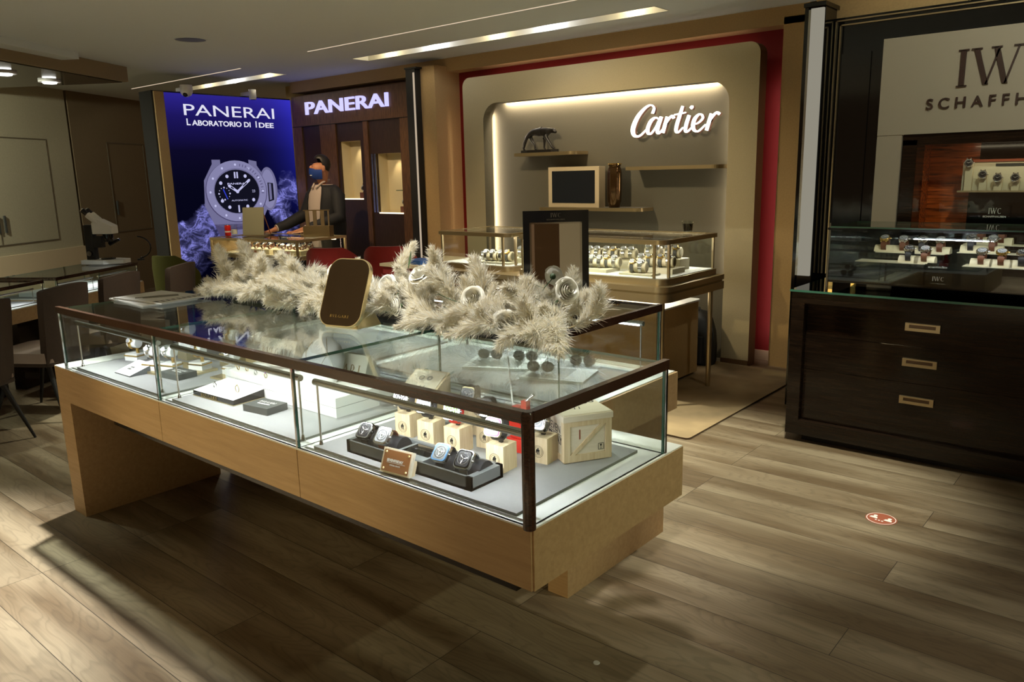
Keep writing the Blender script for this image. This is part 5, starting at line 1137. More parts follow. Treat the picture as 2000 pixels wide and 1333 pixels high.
# ------------------------------------------------------------ watches
def make_watch(kind, case, dial, strap, R=.030, w_=.021, tilt=.5, size=.023, strapm=None, bezel=None, hands='white_paint'):
    """ring of strap round the local X axis, the dial looking to local -Y and up; base of the ring at z=0"""
    t = thing('wristwatch', '', 'watch', (0, 0, 0), world=False)
    M0 = Tr(0, 0, R+.004) @ Rx(-tilt)
    m = MB(M0); n = 26; vs = []
    for i in range(n+1):
        a = math.radians(180+25)+math.radians(310)*i/n
        ww = w_/2*(1.0 if 3 < i < n-3 else 1.15)
        for r in (R*1.0, R*1.0+.0035):
            for s_ in (-1, 1): vs.append((s_*ww, r*math.cos(a)*1.0, r*math.sin(a)*1.12))
    fs = []
    for i in range(n):
        b = i*4; c_ = b+4; fs += [(b, b+1, c_+1, c_), (b+3, b+2, c_+2, c_+3), (b+2, b, c_, c_+2), (b+1, b+3, c_+3, c_+1)]
    fs += [(0, 2, 3, 1), (n*4, n*4+1, n*4+3, n*4+2)]
    m.add(vs, fs, strap); m.build('strap', t, (0, 0, 0), smooth=40)
    Mf = M0 @ Tr(0, -R-.001, 0) @ Rx(PI/2)          # local z now points out of the dial
    m = MB(Mf); s = size
    if kind == 'square':
        m.prism(rrect(-s, -s*1.04, s, s*1.04, s*.42, 6), -.002, .008, case); m.prism(rrect(-s*.9, -s*.94, s*.9, s*.94, s*.4, 6), .008, .0105, bezel or case)
    else:
        m.lathe([(s*.9, -.002), (s, .001), (s, .006), (s*.9, .010), (s*.82, .0105), (.0001, .0105)], case, seg=28)
        for sy in (-1, 1):
            for sx in (-1, 1): m.box((sx*w_*.5-.003, sy*s*.8-.005, -.002), (sx*w_*.5+.003, sy*s*1.12+.001, .004), case)
    c_ = m.build('case', t, (0, 0, 0), smooth=35)
    MB(Mf).lathe([(.003, -.003), (.003, .003)], case, (0, 0, 0), 10, Tr(s+.003, 0, .004) @ Ry(PI/2)).build('crown', c_, (0, 0, 0), smooth=40)
    m = MB(Mf); m.lathe([(s*.76, .0106), (s*.76, .0109), (.0001, .0109)], dial, seg=28)
    if kind == 'square':
        m.prism(rrect(-s*.78, -s*.82, s*.78, s*.82, s*.34, 6), .0100, .0107, dial)
        m.ring(s*.60, s*.66, .0109, .0116, 'silver', seg=28); m.ring(s*.34, s*.38, .0109, .0116, 'silver', seg=24); m.ring(0.0001, s*.10, .0109, .012, 'silver', seg=14)
        for a in (20, 140, 260): m.prism([(s*.1*math.cos(math.radians(a-12)), s*.1*math.sin(math.radians(a-12))), (s*.55*math.cos(math.radians(a-4)), s*.55*math.sin(math.radians(a-4))), (s*.55*math.cos(math.radians(a+4)), s*.55*math.sin(math.radians(a+4))), (s*.1*math.cos(math.radians(a+12)), s*.1*math.sin(math.radians(a+12)))], .0109, .0117, hands)
    else:
        for i in range(12):
            a = i*PI/6; ca, sa = math.cos(a), math.sin(a); m.prism([(s*.58*ca-.0006*sa, s*.58*sa+.0006*ca), (s*.58*ca+.0006*sa, s*.58*sa-.0006*ca), (s*.7*ca+.0006*sa, s*.7*sa-.0006*ca), (s*.7*ca-.0006*sa, s*.7*sa+.0006*ca)], .0109, .0114, hands)
        for a, l in ((2.6, .42), (.5, .6)): ca, sa = math.cos(a), math.sin(a); m.prism([(-.0008*sa, .0008*ca), (.0008*sa, -.0008*ca), (s*l*ca+.0004*sa, s*l*sa-.0004*ca), (s*l*ca-.0004*sa, s*l*sa+.0004*ca)], .0109, .0116, hands)
    m.build('dial', t, (0, 0, 0), smooth=35)
    return t
_used = set()
def place(proto, loc, rz, label, group=None, tilt=0, s=1.0):
    if proto.name in _used: o = copy_tree(proto)
    else: _used.add(proto.name); o = proto
    o.location = loc; o.rotation_euler = (tilt, 0, rz); o.scale = (s, s, s); o['label'] = label
    if group: o['group'] = group
    elif 'group' in o: del o['group']
    return o
# grey four-place tray with black cushions at the front
GC = 'square watches in the foreground showcase'
t = thing('watch_tray', 'dark grey four-place watch tray in the front corner of the showcase', 'tray', (-1.63, 1.51, .757))
m = MB(); a, b = (-1.925, 1.452, .757), (-1.392, 1.585, .797)
m.box(a, (b[0], b[1], .765), 'mid_grey'); m.box(a, (b[0], a[1]+.008, b[2]), 'dark_grey'); m.box((a[0], b[1]-.012, a[2]), b, 'mid_grey'); m.box(a, (a[0]+.015, b[1], b[2]), 'dark_grey'); m.box((b[0]-.02, a[1], a[2]), b, 'mid_grey')
m.box((-1.735, a[1], .765), (-1.60, b[1], .792), 'mid_grey'); m.build('body', t, bevel=.0015)
MB().box((-1.72, 1.50, .792), (-1.61, 1.57, .7935), 'black_gloss').build('name_plate', t)
m = MB(); text_mb(m, 'SEVENFRIDAY', .014, Tr(-1.715, 1.53, .794), 'silver', .0003, width=.10); m.build('lettering', t)
sqb = make_watch('square', 'black_gloss', 'dial_black', 'black_leather', .028, .024, .75, .027, bezel='steel')
sqs = make_watch('square', 'silver', 'dial_silver', 'brown_leather', .028, .024, .75, .027)
sql = make_watch('square', 'steel', 'mid_grey', 'black_leather', .028, .024, .75, .027, bezel='dial_blue')
sqk = make_watch('square', 'steel', 'dial_black', 'mid_grey', .028, .024, .75, .027, bezel='black_gloss')
for i, (x, w_, lb) in enumerate([(-1.868, sqb, 'steel and black square watch on the leftmost black cushion of the grey tray'), (-1.785, sqs, 'white-faced square watch on the second black cushion of the grey tray'), (-1.535, sql, 'blue-rimmed square watch right of the brown plaque'), (-1.445, sqk, 'black-rimmed square watch at the right end of the grey tray')]):
    place(w_, (x, 1.505, .775), 0.12, lb, GC)
    m = MB(); m.M = Tr(x, 1.53, .765) @ Rz(.12) @ Rx(0)
    vs = []; n = 12
    for s_ in (-.036, .036):
        for k in range(n+1):
            a_ = PI*k/n; vs.append((s_, -.047*math.cos(a_)*.9, .052*math.sin(a_)))
    m.add(vs, [(k, k+1, n+2+k, n+1+k) for k in range(n)]+[tuple(range(n, -1, -1)), tuple(range(n+1, 2*n+2)), (0, n+1, 2*n+1, n)], 'black_leather')
    o = m.build('watch_cushion', None, (x, 1.53, .765), smooth=50); tag(o, ('leftmost', 'second', 'third', 'rightmost')[i]+' black leather cushion in the grey watch tray', 'cushion', 'black cushions in the grey tray')
# brown plaque leaning on the tray
t = thing('brand_plaque', 'pale wooden plaque with a brown riveted plate, leaning before the grey tray', 'sign', (-1.69, 1.425, .7515), math.radians(6))
Mq = Rx(math.radians(-22)) 
t.location = (-1.655, 1.412, .757)
m = MB(Mq); m.box((-.056, -.006, 0), (.056, .006, .072), 'pine_flat'); m.box((-.056, .006, 0), (.056, .02, .05), 'pine'); m.build('board', t, (0, 0, 0), bevel=.0015)
m = MB(Mq); m.box((-.050, -.0075, .005), (.050, -.006, .067), 'plaque_brown'); pl = m.build('plate', t, (0, 0, 0))
m = MB(Mq)
for sx in (-.043, .043):
    for sz in (.012, .060): m.lathe([(.004, 0), (.003, .002), (.0001, .0025)], 'gold_pale', (sx, -.0075, sz), 10, Rx(PI/2))
m.build('rivets', pl, (0, 0, 0))
m = MB(Mq); text_mb(m, 'SEVENFRIDAY', .011, Tr(-.035, -.0078, .034) @ Rx(PI/2), 'white_paint', .0004, bold=.0003, width=.062); m.box((-.035, -.0082, .0305), (.035, -.0076, .0315), 'white_paint'); text_mb(m, 'OFFICIAL DEALER', .006, Tr(-.022, -.0078, .022) @ Rx(PI/2), 'white_paint', .0003, width=.04); m.build('lettering', pl, (0, 0, 0))
# pine blocks, each with a stamped ring and a watch standing on a stub
blocks = [(-1.89, 1.685, 'blk', ('square', 'steel', 'dial_black', 'black_leather'), 'black and steel square watch on the leftmost pine block'),
          (-1.77, 1.672, '', ('square', 'black_gloss', 'dial_silver', 'black_leather'), 'black square watch on the second pine block from the left'),
          (-1.655, 1.678, '', ('square', 'silver', 'dial_green', 'red_plastic'), 'green-dialled square watch with red details, third pine block in front'),
          (-1.735, 1.84, '', ('square', 'black_gloss', 'dial_silver', 'black_leather'), 'big black square watch on the rear middle pine block'),
          (-1.60, 1.765, '', ('square', 'silver', 'dial_silver', 'black_leather'), 'grey steel square watch on the rear pine block left of the red gadget'),
          (-1.442, 1.637, '', ('square', 'steel', 'dial_silver', 'black_leather', 'dial_pink'), 'pink-rimmed square watch on the foremost pine block'),
          (-1.385, 1.765, '', ('square', 'steel', 'dial_silver', 'steel'), 'steel bracelet square watch on the pine block beside the crate')]
bl0 = thing('pine_block', '', 'block', (0, 0, 0), world=False)
m = MB(); m.box((-.032, -.032, 0), (.032, .032, .08), 'pine'); m.build('body', bl0, (0, 0, 0), bevel=.006)
m = MB(Tr(0, -.0323, .036) @ Rx(PI/2)); m.ring(.0175, .0185, 0, .0003, 'print_black'); m.ring(.0135, .0142, 0, .0003, 'print_black')
for P in ([(-.004, -.010), (-.001, -.010), (0, 0), (-.003, .004)], [(.002, -.010), (.005, -.010), (.004, .001), (.001, .002)], [(-.004, 0), (.005, 0), (.006, .006), (-.005, .007)], [(-.002, .007), (.003, .007), (.003, .011), (-.002, .011)], [(-.008, -.004), (-.005, -.005), (-.003, .006), (-.006, .006)]): m.prism(P, 0, .0003, 'print_black')
m.build('stamp', bl0, (0, 0, 0)); m = MB(); m.box((-.006, -.004, .08), (.006, .004, .098), 'black_gloss'); m.build('peg', bl0, (0, 0, 0))
pos_ = ('leftmost', 'second from the left', 'third from the left, behind the plaque', 'rear middle', 'rear right', 'foremost', 'nearest the crate')
for i, (x, y, _, wk, lb) in enumerate(blocks):
    place(bl0, (x, y, .757), .10+.05*math.sin(i*2.1), 'pale pine block with a round black stamp, '+pos_[i], 'pine watch blocks')
    wt = make_watch(wk[0], wk[1], wk[2], wk[3], .030, .024, .35, .027, bezel=wk[4] if len(wk) > 4 else 'steel' if wk[1] == 'black_gloss' else None)
    wt.location = (x, y-.005, .848); wt.rotation_euler = (0, 0, .25+.1*math.sin(i)); wt['label'] = lb; wt['group'] = GC
# red gadget with a white rod
t = thing('red_bracket', 'red angular display bracket with a watch buckle among the pine blocks', 'display stand', (-1.50, 1.80, .757))
m = MB(); m.box((-1.53, 1.765, .757), (-1.465, 1.81, .80), 'red_plastic'); m.box((-1.515, 1.775, .80), (-1.495, 1.80, .90), 'red_plastic'); m.add([(-1.52, 1.77, .80), (-1.46, 1.77, .80), (-1.46, 1.80, .80), (-1.52, 1.80, .80), (-1.53, 1.77, .87), (-1.50, 1.77, .89), (-1.50, 1.80, .89), (-1.53, 1.80, .87)], [(0, 3, 2, 1), (4, 5, 6, 7), (0, 1, 5, 4), (1, 2, 6, 5), (2, 3, 7, 6), (3, 0, 4, 7)], 'red_plastic')
m.box((-1.545, 1.765, .862), (-1.49, 1.80, .885), 'red_plastic'); m.box((-1.475, 1.77, .86), (-1.455, 1.79, .925), 'red_plastic'); m.build('body', t, bevel=.002)
MB().tube([(-1.465, 1.78, .92), (-1.44, 1.79, .945)], .005, 'silver', 8).build('buckle', t, smooth=50)
MB().tube([(-1.52, 1.785, .90), (-1.66, 1.93, 1.005)], .003, 'white_paint', 8).build('rod', t, smooth=50, label='thin white rod slanting up to the left')
# crate and small box
t = thing('wooden_crate', 'pale wooden mini crate with diagonal brace at the right end of the showcase', 'crate', (-1.312, 1.769, .757), math.radians(59.5))
s_ = .155; m = MB(); m.box((.004, .004, 0), (s_-.004, s_-.004, .13), 'pine_flat'); m.build('body', t, (0, 0, 0))
m = MB(); m.box((-.003, -.003, .128), (s_+.003, s_+.003, .146), 'pine_flat'); m.box((0, 0, .146), (s_, s_, .149), 'pine_flat'); m.build('lid', t, (0, 0, 0), bevel=.001)
m = MB()
for y0, y1 in ((0, .004),):
    m.box((0, 0, .002), (.02, .004, .128), 'pine'); m.box((s_-.02, 0, .002), (s_, .004, .128), 'pine'); m.box((.02, 0, .002), (s_-.02, .004, .024), 'pine'); m.box((.02, 0, .112), (s_-.02, .004, .128), 'pine'); m.add([(.02, 0, .024), (.036, 0, .024), (s_-.02, 0, .112), (s_-.036, 0, .112), (.02, .004, .024), (.036, .004, .024), (s_-.02, .004, .112), (s_-.036, .004, .112)], [(0, 1, 2, 3), (1, 5, 6, 2), (0, 3, 7, 4), (4, 7, 6, 5)], 'pine')
    m.box((0, .004, .002), (.004, s_, .02), 'pine'); m.box((0, s_-.02, .02), (.004, s_, .128), 'pine'); m.box((0, .004, .02), (.004, .02, .128), 'pine')
m.build('frame', t, (0, 0, 0))
m = MB(); m.M = Matrix(((0, 0, -1, .0035), (-1, 0, 0, .14), (0, 1, 0, .0), (0, 0, 0, 1)))
text_mb(m, 'SEVEN', .034, Tr(.012, .083, -.0005), 'print_black', .0004, width=.09); text_mb(m, 'FRIDAY', .034, Tr(.012, .050, -.0005), 'print_black', .0004, bold=.0012, width=.105); m.prism([(.01, .078), (.12, .078), (.12, .0795), (.01, .0795)], 0, .0006, 'print_black')
m.M = Tr(.112, .0036, .030) @ Rx(PI/2); 
for P in ([(0, 0), (.018, 0), (.018, .0012), (0, .0012)], [(0, .019), (.018, .019), (.018, .0202), (0, .0202)], [(0, 0), (.0012, 0), (.0012, .02), (0, .02)], [(.0168, 0), (.018, 0), (.018, .02), (.0168, .02)], [(.005, .017), (.013, .017), (.0095, .009), (.0085, .009)], [(.0085, .004), (.0095, .004), (.0095, .01), (.0085, .01)], [(.006, .003), (.012, .003), (.012, .0042), (.006, .0042)]): m.prism(P, 0, .0004, 'print_black')
m.M = Tr(.05, .0036, .07) @ Rx(PI/2); m.prism([(0, 0), (.004, 0), (.004, .03), (0, .03)], 0, .0004, 'sticker')
m.M = Tr(.05, .05, .149); text_mb(m, '11', .03, Matrix(), 'print_black', .0004, shear=.3); m.ring(.006, .011, 0, .0004, 'print_black', (.06, .055, 0)); m.ring(.006, .011, 0, .0004, 'print_black', (.085, .06, 0))
m.M = Matrix(); m.build('stencil', t, (0, 0, 0))
t = thing('wooden_box', 'pale wooden box with a slanted lid printed 11, behind the pine blocks', 'box', (-1.99, 1.80, .757), .15)
m = MB(); m.add([(-.075, 0, 0), (.075, 0, 0), (.075, .12, 0), (-.075, .12, 0), (-.075, 0, .09), (.075, 0, .09), (.075, .12, .155), (-.075, .12, .155)], [(0, 3, 2, 1), (4, 5, 6, 7), (0, 1, 5, 4), (1, 2, 6, 5), (2, 3, 7, 6), (3, 0, 4, 7)], 'pine'); m.build('body', t, (0, 0, 0))
Mb = Tr(-.075, 0, .091) @ Rx(math.atan2(.065, .12)); m = MB(Mb); m.box((.008, .01, 0), (.142, .128, .002), 'pine_flat'); ld = m.build('lid', t, (0, 0, 0))
m = MB(Mb @ Tr(0, 0, .002)); text_mb(m, '11', .034, Tr(.06, .03, 0), 'print_black', .0004, shear=.3); m.ring(.008, .011, 0, .0004, 'print_black', (.055, .09, 0)); m.ring(.004, .012, 0, .0004, 'print_black', (.09, .092, 0)); m.build('stencil', ld, (0, 0, 0))
MB().box((.03, -.003, .03), (.042, 0, .05), 'steel').build('latch', t, (0, 0, 0))

# ------------------------------------------------------------ jewellery end of the showcase
def wedge(name, x0, y0, wx, wy, z0, z1, rz, mat, lb, cat, side=None, txt=None):
    t = thing(name, lb, cat, (x0, y0, .757), rz)
    m = MB(); m.add([(0, 0, 0), (wx, 0, 0), (wx, wy, 0), (0, wy, 0), (0, 0, z0), (wx, 0, z0), (wx, wy, z1), (0, wy, z1)], [(0, 3, 2, 1), (0, 1, 5, 4), (1, 2, 6, 5), (2, 3, 7, 6), (3, 0, 4, 7)], side or mat); m.add([(0, 0, z0), (wx, 0, z0), (wx, wy, z1), (0, wy, z1)], [(0, 1, 2, 3)], mat); m.build('body', t, (0, 0, 0)); return t
t = wedge('earring_card', -3.62, 1.475, .14, .115, .006, .04, .02, 'white_leather', 'slanted white earring card nearest the left end', 'jewellery card', 'mid_grey')
m = MB(Rx(math.atan2(.034, .115)))
for k in range(6): m.ring(.0035, .005, .0, .0015, 'silver', (.045+.012*(k % 3), .045+.016*(k//3), .0062), 10)
m.build('earrings', t, (0, 0, 0))
# block signs in white leather, lettering gold
def block_sign(x0, y0, z0, w_, h_, dp, lean, rz, word, lb, h):
    t = thing('block_sign', lb, 'sign', (x0, y0, z0), rz)
    m = MB(); m.add([(0, 0, 0), (w_, 0, 0), (w_, dp, 0), (0, dp, 0), (0, lean, h_), (w_, lean, h_), (w_, lean+.02, h_), (0, lean+.02, h_)], [(0, 3, 2, 1), (4, 5, 6, 7), (0, 1, 5, 4), (1, 2, 6, 5), (2, 3, 7, 6), (3, 0, 4, 7)], 'ivory'); m.build('body', t, (0, 0, 0))
    m = MB(); serif_mb(m, word, h, Rx(PI/2-math.atan2(lean, h_)) @ Tr(w_*.10, h_*.36, .001), 'brass_dark', .0006, .14, w_*.80); m.build('lettering', t, (0, 0, 0)); return t
block_sign(-3.08, 1.86, .805, .235, .11, .10, .045, .10, 'BVLGARI', 'ivory block sign with thin gold capitals, left of the bronze mirror', .036)
block_sign(-2.62, 1.80, .805, .31, .125, .12, .05, .10, 'BVLGARI', 'larger ivory block sign, its first letters behind the necklace bust', .048)
for nm, x, y in (('left', -2.96, 1.92), ('right', -2.45, 1.87)):
    o = MB().box((x-.13, y-.07, .757), (x+.15, y+.11, .805), 'white_leather').build('display_riser', None, (x, y, .757), bevel=.003); tag(o, 'white leather riser under the '+nm+' ivory block sign', 'display stand', 'white risers under the signs')
# white leather stepped platforms
for (x0, x1, y0, y1, z1, lb) in ((-3.045, -2.70, 1.69, 1.845, .815, 'white leather platform behind the black ring tray'), (-2.695, -2.235, 1.65, 1.85, .83, 'largest white leather platform with a groove, middle bay')):
    t = thing('display_platform', lb, 'display stand', ((x0+x1)/2, (y0+y1)/2, .757)); m = MB(); zm = (z1+.757)/2
    m.box((x0, y0, .757), (x1, y1, zm-.001), 'white_leather'); m.box((x0+.002, y0+.002, zm-.001), (x1-.002, y1-.002, zm+.001), 'mid_grey'); m.box((x0, y0, zm+.001), (x1, y1, z1), 'white_leather'); m.build('body', t, bevel=.0015)
def ringmesh(x, y, z, gem, lb, r=.009, metal='gold'):
    t = thing('finger_ring', lb, 'ring', (x, y, z)); m = MB(); m.ring(r-.0015, r, -.0015, .0015, metal, (x, y, z+r), 20, Rx(PI/2) @ Rz(0)); m.build('band', t, smooth=40)
    m = MB(); m.lathe([(.0005, -.003), (.0045, .001), (.003, .003), (.0005, .003)], gem, (x, y, z+2*r+.001), 8); m.build('stone', t); return t
for i, (x, y, g, mt, lb) in enumerate([(-2.98, 1.715, 'gem', 'gold', 'gold ring with a violet stone on the left white platform'), (-2.93, 1.725, 'gold_pale', 'gold', 'yellow gold ring right of the violet one'), (-2.84, 1.71, 'silver', 'silver', 'small silver ring on the left white platform'), (-2.76, 1.705, 'gem', 'gold_pale', 'small gold ring nearest the middle glass joint')]): ringmesh(x, y, .815, g, lb, .010, mt)
# black ring tray with white top
t = wedge('ring_tray', -2.965, 1.50, .28, .16, .022, .038, .04, 'white_leather', 'black-sided ring tray with a white top and gold lettering', 'tray', 'black_gloss')
MB().box((-.002, -.002, -.0), (.282, .162, .003), 'gold_pale').build('gold_edge', t, (0, 0, 0))
m = MB(Rx(math.atan2(.016, .16))); m.box((.139, 0, .0222), (.1405, .16, .0226), 'mid_grey'); m.box((0, .012, .0222), (.28, .0135, .0226), 'mid_grey'); m.build('seams', t, (0, 0, 0))
m = MB(); serif_mb(m, 'BVLGARI', .013, Tr(.06, -.0025, .005) @ Rx(PI/2), 'gold', .0006, .1, .11); m.build('lettering', t, (0, 0, 0))
ringmesh(-2.90, 1.56, .782, 'silver', 'silver ring with clear stone on the black ring tray, left', .012, 'silver'); ringmesh(-2.76, 1.575, .785, 'gold_pale', 'looped pale gold ring on the black ring tray, right', .014, 'gold_pale')
for x, y, rz_, lb in ((-2.60, 1.50, .12, 'small dark name block in front of the large white platform'), (-3.37, 1.56, .10, 'small dark name block at left, before the gold bracelet stand')):
    t = thing('name_block', lb, 'sign', (x, y, .757), rz_, 'dark name blocks'); MB().box((0, 0, 0), (.135, .095, .026), 'dark_grey').build('body', t, (0, 0, 0), bevel=.001)
    m = MB(); serif_mb(m, 'BVLGARI', .014, Tr(.025, .055, .0262), 'white_paint', .0003, .1, .085); text_mb(m, 'ROMA', .010, Tr(.045, .036, .0262), 'white_paint', .0003) if False else None; m.box((.035, .038, .026), (.10, .044, .0264), 'white_paint'); m.build('lettering', t, (0, 0, 0))
# gold trays and watch stands (white drum watches) in the left bay
t = thing('gold_tray', 'gold-coloured low tray under the white watch drums', 'tray', (-3.38, 1.66, .757), .12); MB().box((-.22, -.09, 0), (.12, .11, .010), 'gold_pale').build('body', t, (0, 0, 0), bevel=.002)
t = thing('gold_tray', 'second gold tray, right of the first', 'tray', (-3.10, 1.76, .757), .12); MB().box((-.07, -.07, 0), (.08, .08, .008), 'gold_pale').build('body', t, (0, 0, 0), bevel=.002)
def drum_stand():
    t = thing('drum_stand', '', 'display stand', (0, 0, 0), world=False)
    m = MB(); m.box((-.04, -.03, 0), (.04, .03, .022), 'white_leather'); m.build('base', t, (0, 0, 0), bevel=.002); MB().box((-.042, -.032, .022), (.042, .032, .028), 'gold').build('gold_edge', t, (0, 0, 0)); MB().box((-.038, -.028, .028), (.038, .028, .034), 'white_leather').build('top', t, (0, 0, 0))
    MB().box((.010, -.004, .034), (.022, .004, .075), 'gold').build('bracket', t, (0, 0, 0))
    m = MB(); m.lathe([(.001, -.028), (.022, -.028), (.025, -.025), (.025, .025), (.022, .028), (.001, .028)], 'white_leather', (0, 0, .085), 22, Ry(PI/2)); m.build('drum', t, (0, 0, 0), smooth=40); return t
dm = drum_stand(); brc = make_watch('round', 'silver', 'dial_silver', 'silver', .0255, .014, .5, .015)
br2 = make_watch('round', 'gold', 'dial_silver', 'gold', .0255, .014, .5, .015)
dl = [(-3.81, 1.66, 0, 'leftmost white drum stand, apart from the rest'), (-3.50, 1.60, .010, 'white drum stand at the front left of the gold tray'), (-3.42, 1.64, .010, 'white drum stand at the front middle of the gold tray'), (-3.33, 1.73, .010, 'white drum stand at the front right of the gold tray'), (-3.13, 1.78, .008, 'white drum stand on the second gold tray'), (-3.62, 1.84, 0.0, 'rear white drum stand farthest left'), (-3.30, 1.88, 0.0, 'rear white drum stand in the middle'), (-3.16, 1.93, 0.0, 'rear white drum stand farthest right')]
for i, (x, y, dz, lb) in enumerate(dl):
    hz = .06 if i > 4 else 0
    o = place(dm, (x, y, .757+dz), .3, lb, 'white drum stands in the left bay')
    if hz:
        b = MB().box((x-.045, y-.045, .757), (x+.045, y+.045, .757+hz), 'gold_pale').build('display_riser', None, (x, y, .757), bevel=.002); tag(b, 'gold riser block under the '+lb, 'display stand'); o.location.z += hz
    place(brc if i % 3 else br2, (x-.006, y, .757+dz+hz+.0845-.0295), .3, ('gold' if i % 3 == 0 else 'silver')+' watch on the '+lb, 'bracelet watches in the left bay')
# necklace bust
t = thing('necklace_bust', 'white leather necklace bust in the middle bay of the showcase', 'display stand', (-2.50, 1.78, .83), .3)
m = MB(); n = 10; vs = []
for j, (z, w_, yy) in enumerate(((0, .085, -.05), (.04, .10, -.03), (.09, .10, 0.0), (.13, .07, .02), (.155, .035, .025), (.19, .030, .03))):
    for i in range(n+1): u = -1+2*i/n; vs.append((u*w_, yy+.035*u*u, z))
k = n+1; m.add(vs, [(j*k+i, j*k+i+1, (j+1)*k+i+1, (j+1)*k+i) for j in range(5) for i in range(n)], 'white_leather'); o = m.build('bust', t, (0, 0, 0), smooth=70); solid(o, .012)
MB().box((-.06, -.01, 0), (.06, .07, .008), 'ivory').build('foot', t, (0, 0, 0)); m = MB(); m.tube([(-.03, .02, .165), (-.05, -.01, .11), (-.03, -.04, .06), (0, -.05, .04), (.03, -.04, .06), (.05, -.01, .11), (.03, .02, .165)], .0012, 'gold', 6); m.build('chain', t, (0, 0, 0))
# sunglasses, magazines and cards inside the right rear of the case
def sunglasses():
    t = thing('eyeglasses', '', 'eyeglasses', (0, 0, 0), world=False)
    m = MB()
    for s_ in (-1, 1): m.lathe([(.0245, -.001), (.026, -.001), (.026, .001), (.0245, .001), (.0245, -.001)], 'steel', (s_*.031, 0, .024), 22, Rx(PI/2), 1.1, .95)
    m.tube([(-.006, 0, .03), (0, -.002, .034), (.006, 0, .03)], .001, 'steel', 6); m.build('frame', t, (0, 0, 0), smooth=50)
    for s_ in (-1, 1):
        MB().lathe([(.0245, -.0004), (.0245, .0004), (.0001, .0004)], 'lens_grey', (s_*.031, 0, .024), 22, Rx(PI/2), 1.1, .95).build('lens', t, (0, 0, 0), smooth=40)
        m = MB(); m.tube([(s_*.060, 0, .03), (s_*.062, .06, .03), (s_*.058, .12, .022), (s_*.055, .135, .006)], .0012, 'steel', 6); m.build('temple', t, (0, 0, 0), smooth=50)
    return t
glassmat('lens_grey', (.30, .27, .25), 1.4)
sg = sunglasses()
for i, (x, y, z, rz_, lb) in enumerate([(-2.20, 2.68, .771, .35, 'grey aviator sunglasses, left pair inside the rear showcase'), (-1.97, 2.80, .757, .35, 'grey aviator sunglasses, right pair inside the rear showcase'), (-2.02, 2.56, .771, .45, 'clear-rimmed glasses lying in front of the aviators'), (-2.36, 2.62, .771, .4, 'faint clear glasses left of the aviators')]):
    place(sg, (x, y, z), rz_, lb, 'glasses in the rear showcase')
for i, (x, y, rz_, w_, h_, lb) in enumerate([(-2.27, 2.62, .45, .34, .22, 'printed catalogue under the glasses, left'), (-1.95, 2.60, .30, .28, .22, 'printed catalogue under the glasses, right')]):
    t = thing('catalogue', lb, 'magazine', (x, y, .757), rz_); MB().box((-w_/2, -h_/2, 0), (w_/2, h_/2, .010), 'paper').build('pages', t, (0, 0, 0))
    MB().box((-w_/2+.02, -h_/2+.02, .010), (w_/2-.09, h_/2-.02, .0104), 'print_grey').build('picture', t, (0, 0, 0))

# ------------------------------------------------------------ things on top of the showcases
ZG = 1.0385
# standing bronze mirror
t = thing('table_mirror', 'bronze-tinted tilted mirror with rounded ends on a gold stand', 'mirror', (-2.40, 1.80, ZG), math.radians(12))
Mt = Rx(math.radians(-24)) @ Tr(0, 0, .012)
def slab(mb, hw, z0, z1, r, y0, y1, mat): mb.M = Mt @ Matrix(((1, 0, 0, 0), (0, 0, 1, 0), (0, 1, 0, 0), (0, 0, 0, 1))); mb.prism(rrect(-hw, z0, hw, z1, r, 8), y0, y1, mat); mb.M = Matrix()
m = MB(); slab(m, .100, 0, .27, .055, 0, .018, 'gold_pale'); m.build('frame', t, (0, 0, 0), smooth=35)
m = MB(); slab(m, .096, .004, .266, .051, -.0015, .0, 'mirror_brown'); m.build('glass', t, (0, 0, 0), smooth=35)
m = MB(); serif_mb(m, 'BVLGARI', .010, Mt @ Tr(-.045, -.002, .035) @ Rx(PI/2), 'gold', .0005, .12, .09); m.build('lettering', t, (0, 0, 0))
m = MB(); m.add([(-.08, .022, 0), (.08, .022, 0), (.10, .15, 0), (-.05, .15, 0), (-.05, .085, .12), (.055, .085, .12), (.06, .10, .13), (-.05, .10, .13)], [(0, 3, 2, 1), (4, 5, 6, 7), (0, 1, 5, 4), (1, 2, 6, 5), (2, 3, 7, 6), (3, 0, 4, 7)], 'gold_pale'); m.build('stand', t, (0, 0, 0), bevel=.004)
# black framed standing mirror
t = thing('framed_mirror', 'tall black framed standing mirror behind the flowers', 'mirror', (-1.855, 2.46, ZG), math.radians(40))
Mm = Rx(math.radians(-4)) @ Tr(0, 0, .035); w2_, h2_ = .128, .385
m = MB(Mm); m.box((-w2_, -.012, 0), (-w2_+.026, .012, h2_), 'black_gloss'); m.box((w2_-.026, -.012, 0), (w2_, .012, h2_), 'black_gloss'); m.box((-w2_+.026, -.012, h2_-.045), (w2_-.026, .012, h2_), 'black_gloss'); m.box((-w2_+.026, -.012, 0), (w2_-.026, .012, .02), 'black_gloss'); m.box((-w2_+.01, .008, .01), (w2_-.01, .014, h2_-.01), 'black_gloss'); m.build('frame', t, (0, 0, 0))
m = MB(Mm); a, b, c1, c2 = -w2_+.026, w2_-.026, .02, h2_-.045
for A, B in (((a, -.010, c1), (a+.006, .0, c2)), ((b-.006, -.010, c1), (b, 0, c2)), ((a, -.010, c2-.006), (b, 0, c2)), ((a, -.010, c1), (b, 0, c1+.006))): m.box(A, B, 'chrome')
m.build('inner_trim', t, (0, 0, 0)); MB(Mm).box((a+.006, -.004, c1+.006), (b-.006, -.001, c2-.006), 'mirror').build('glass', t, (0, 0, 0))
MB().box((-.14, -.05, 0), (.14, .05, .035), 'black_gloss').build('base', t, (0, 0, 0), bevel=.002)
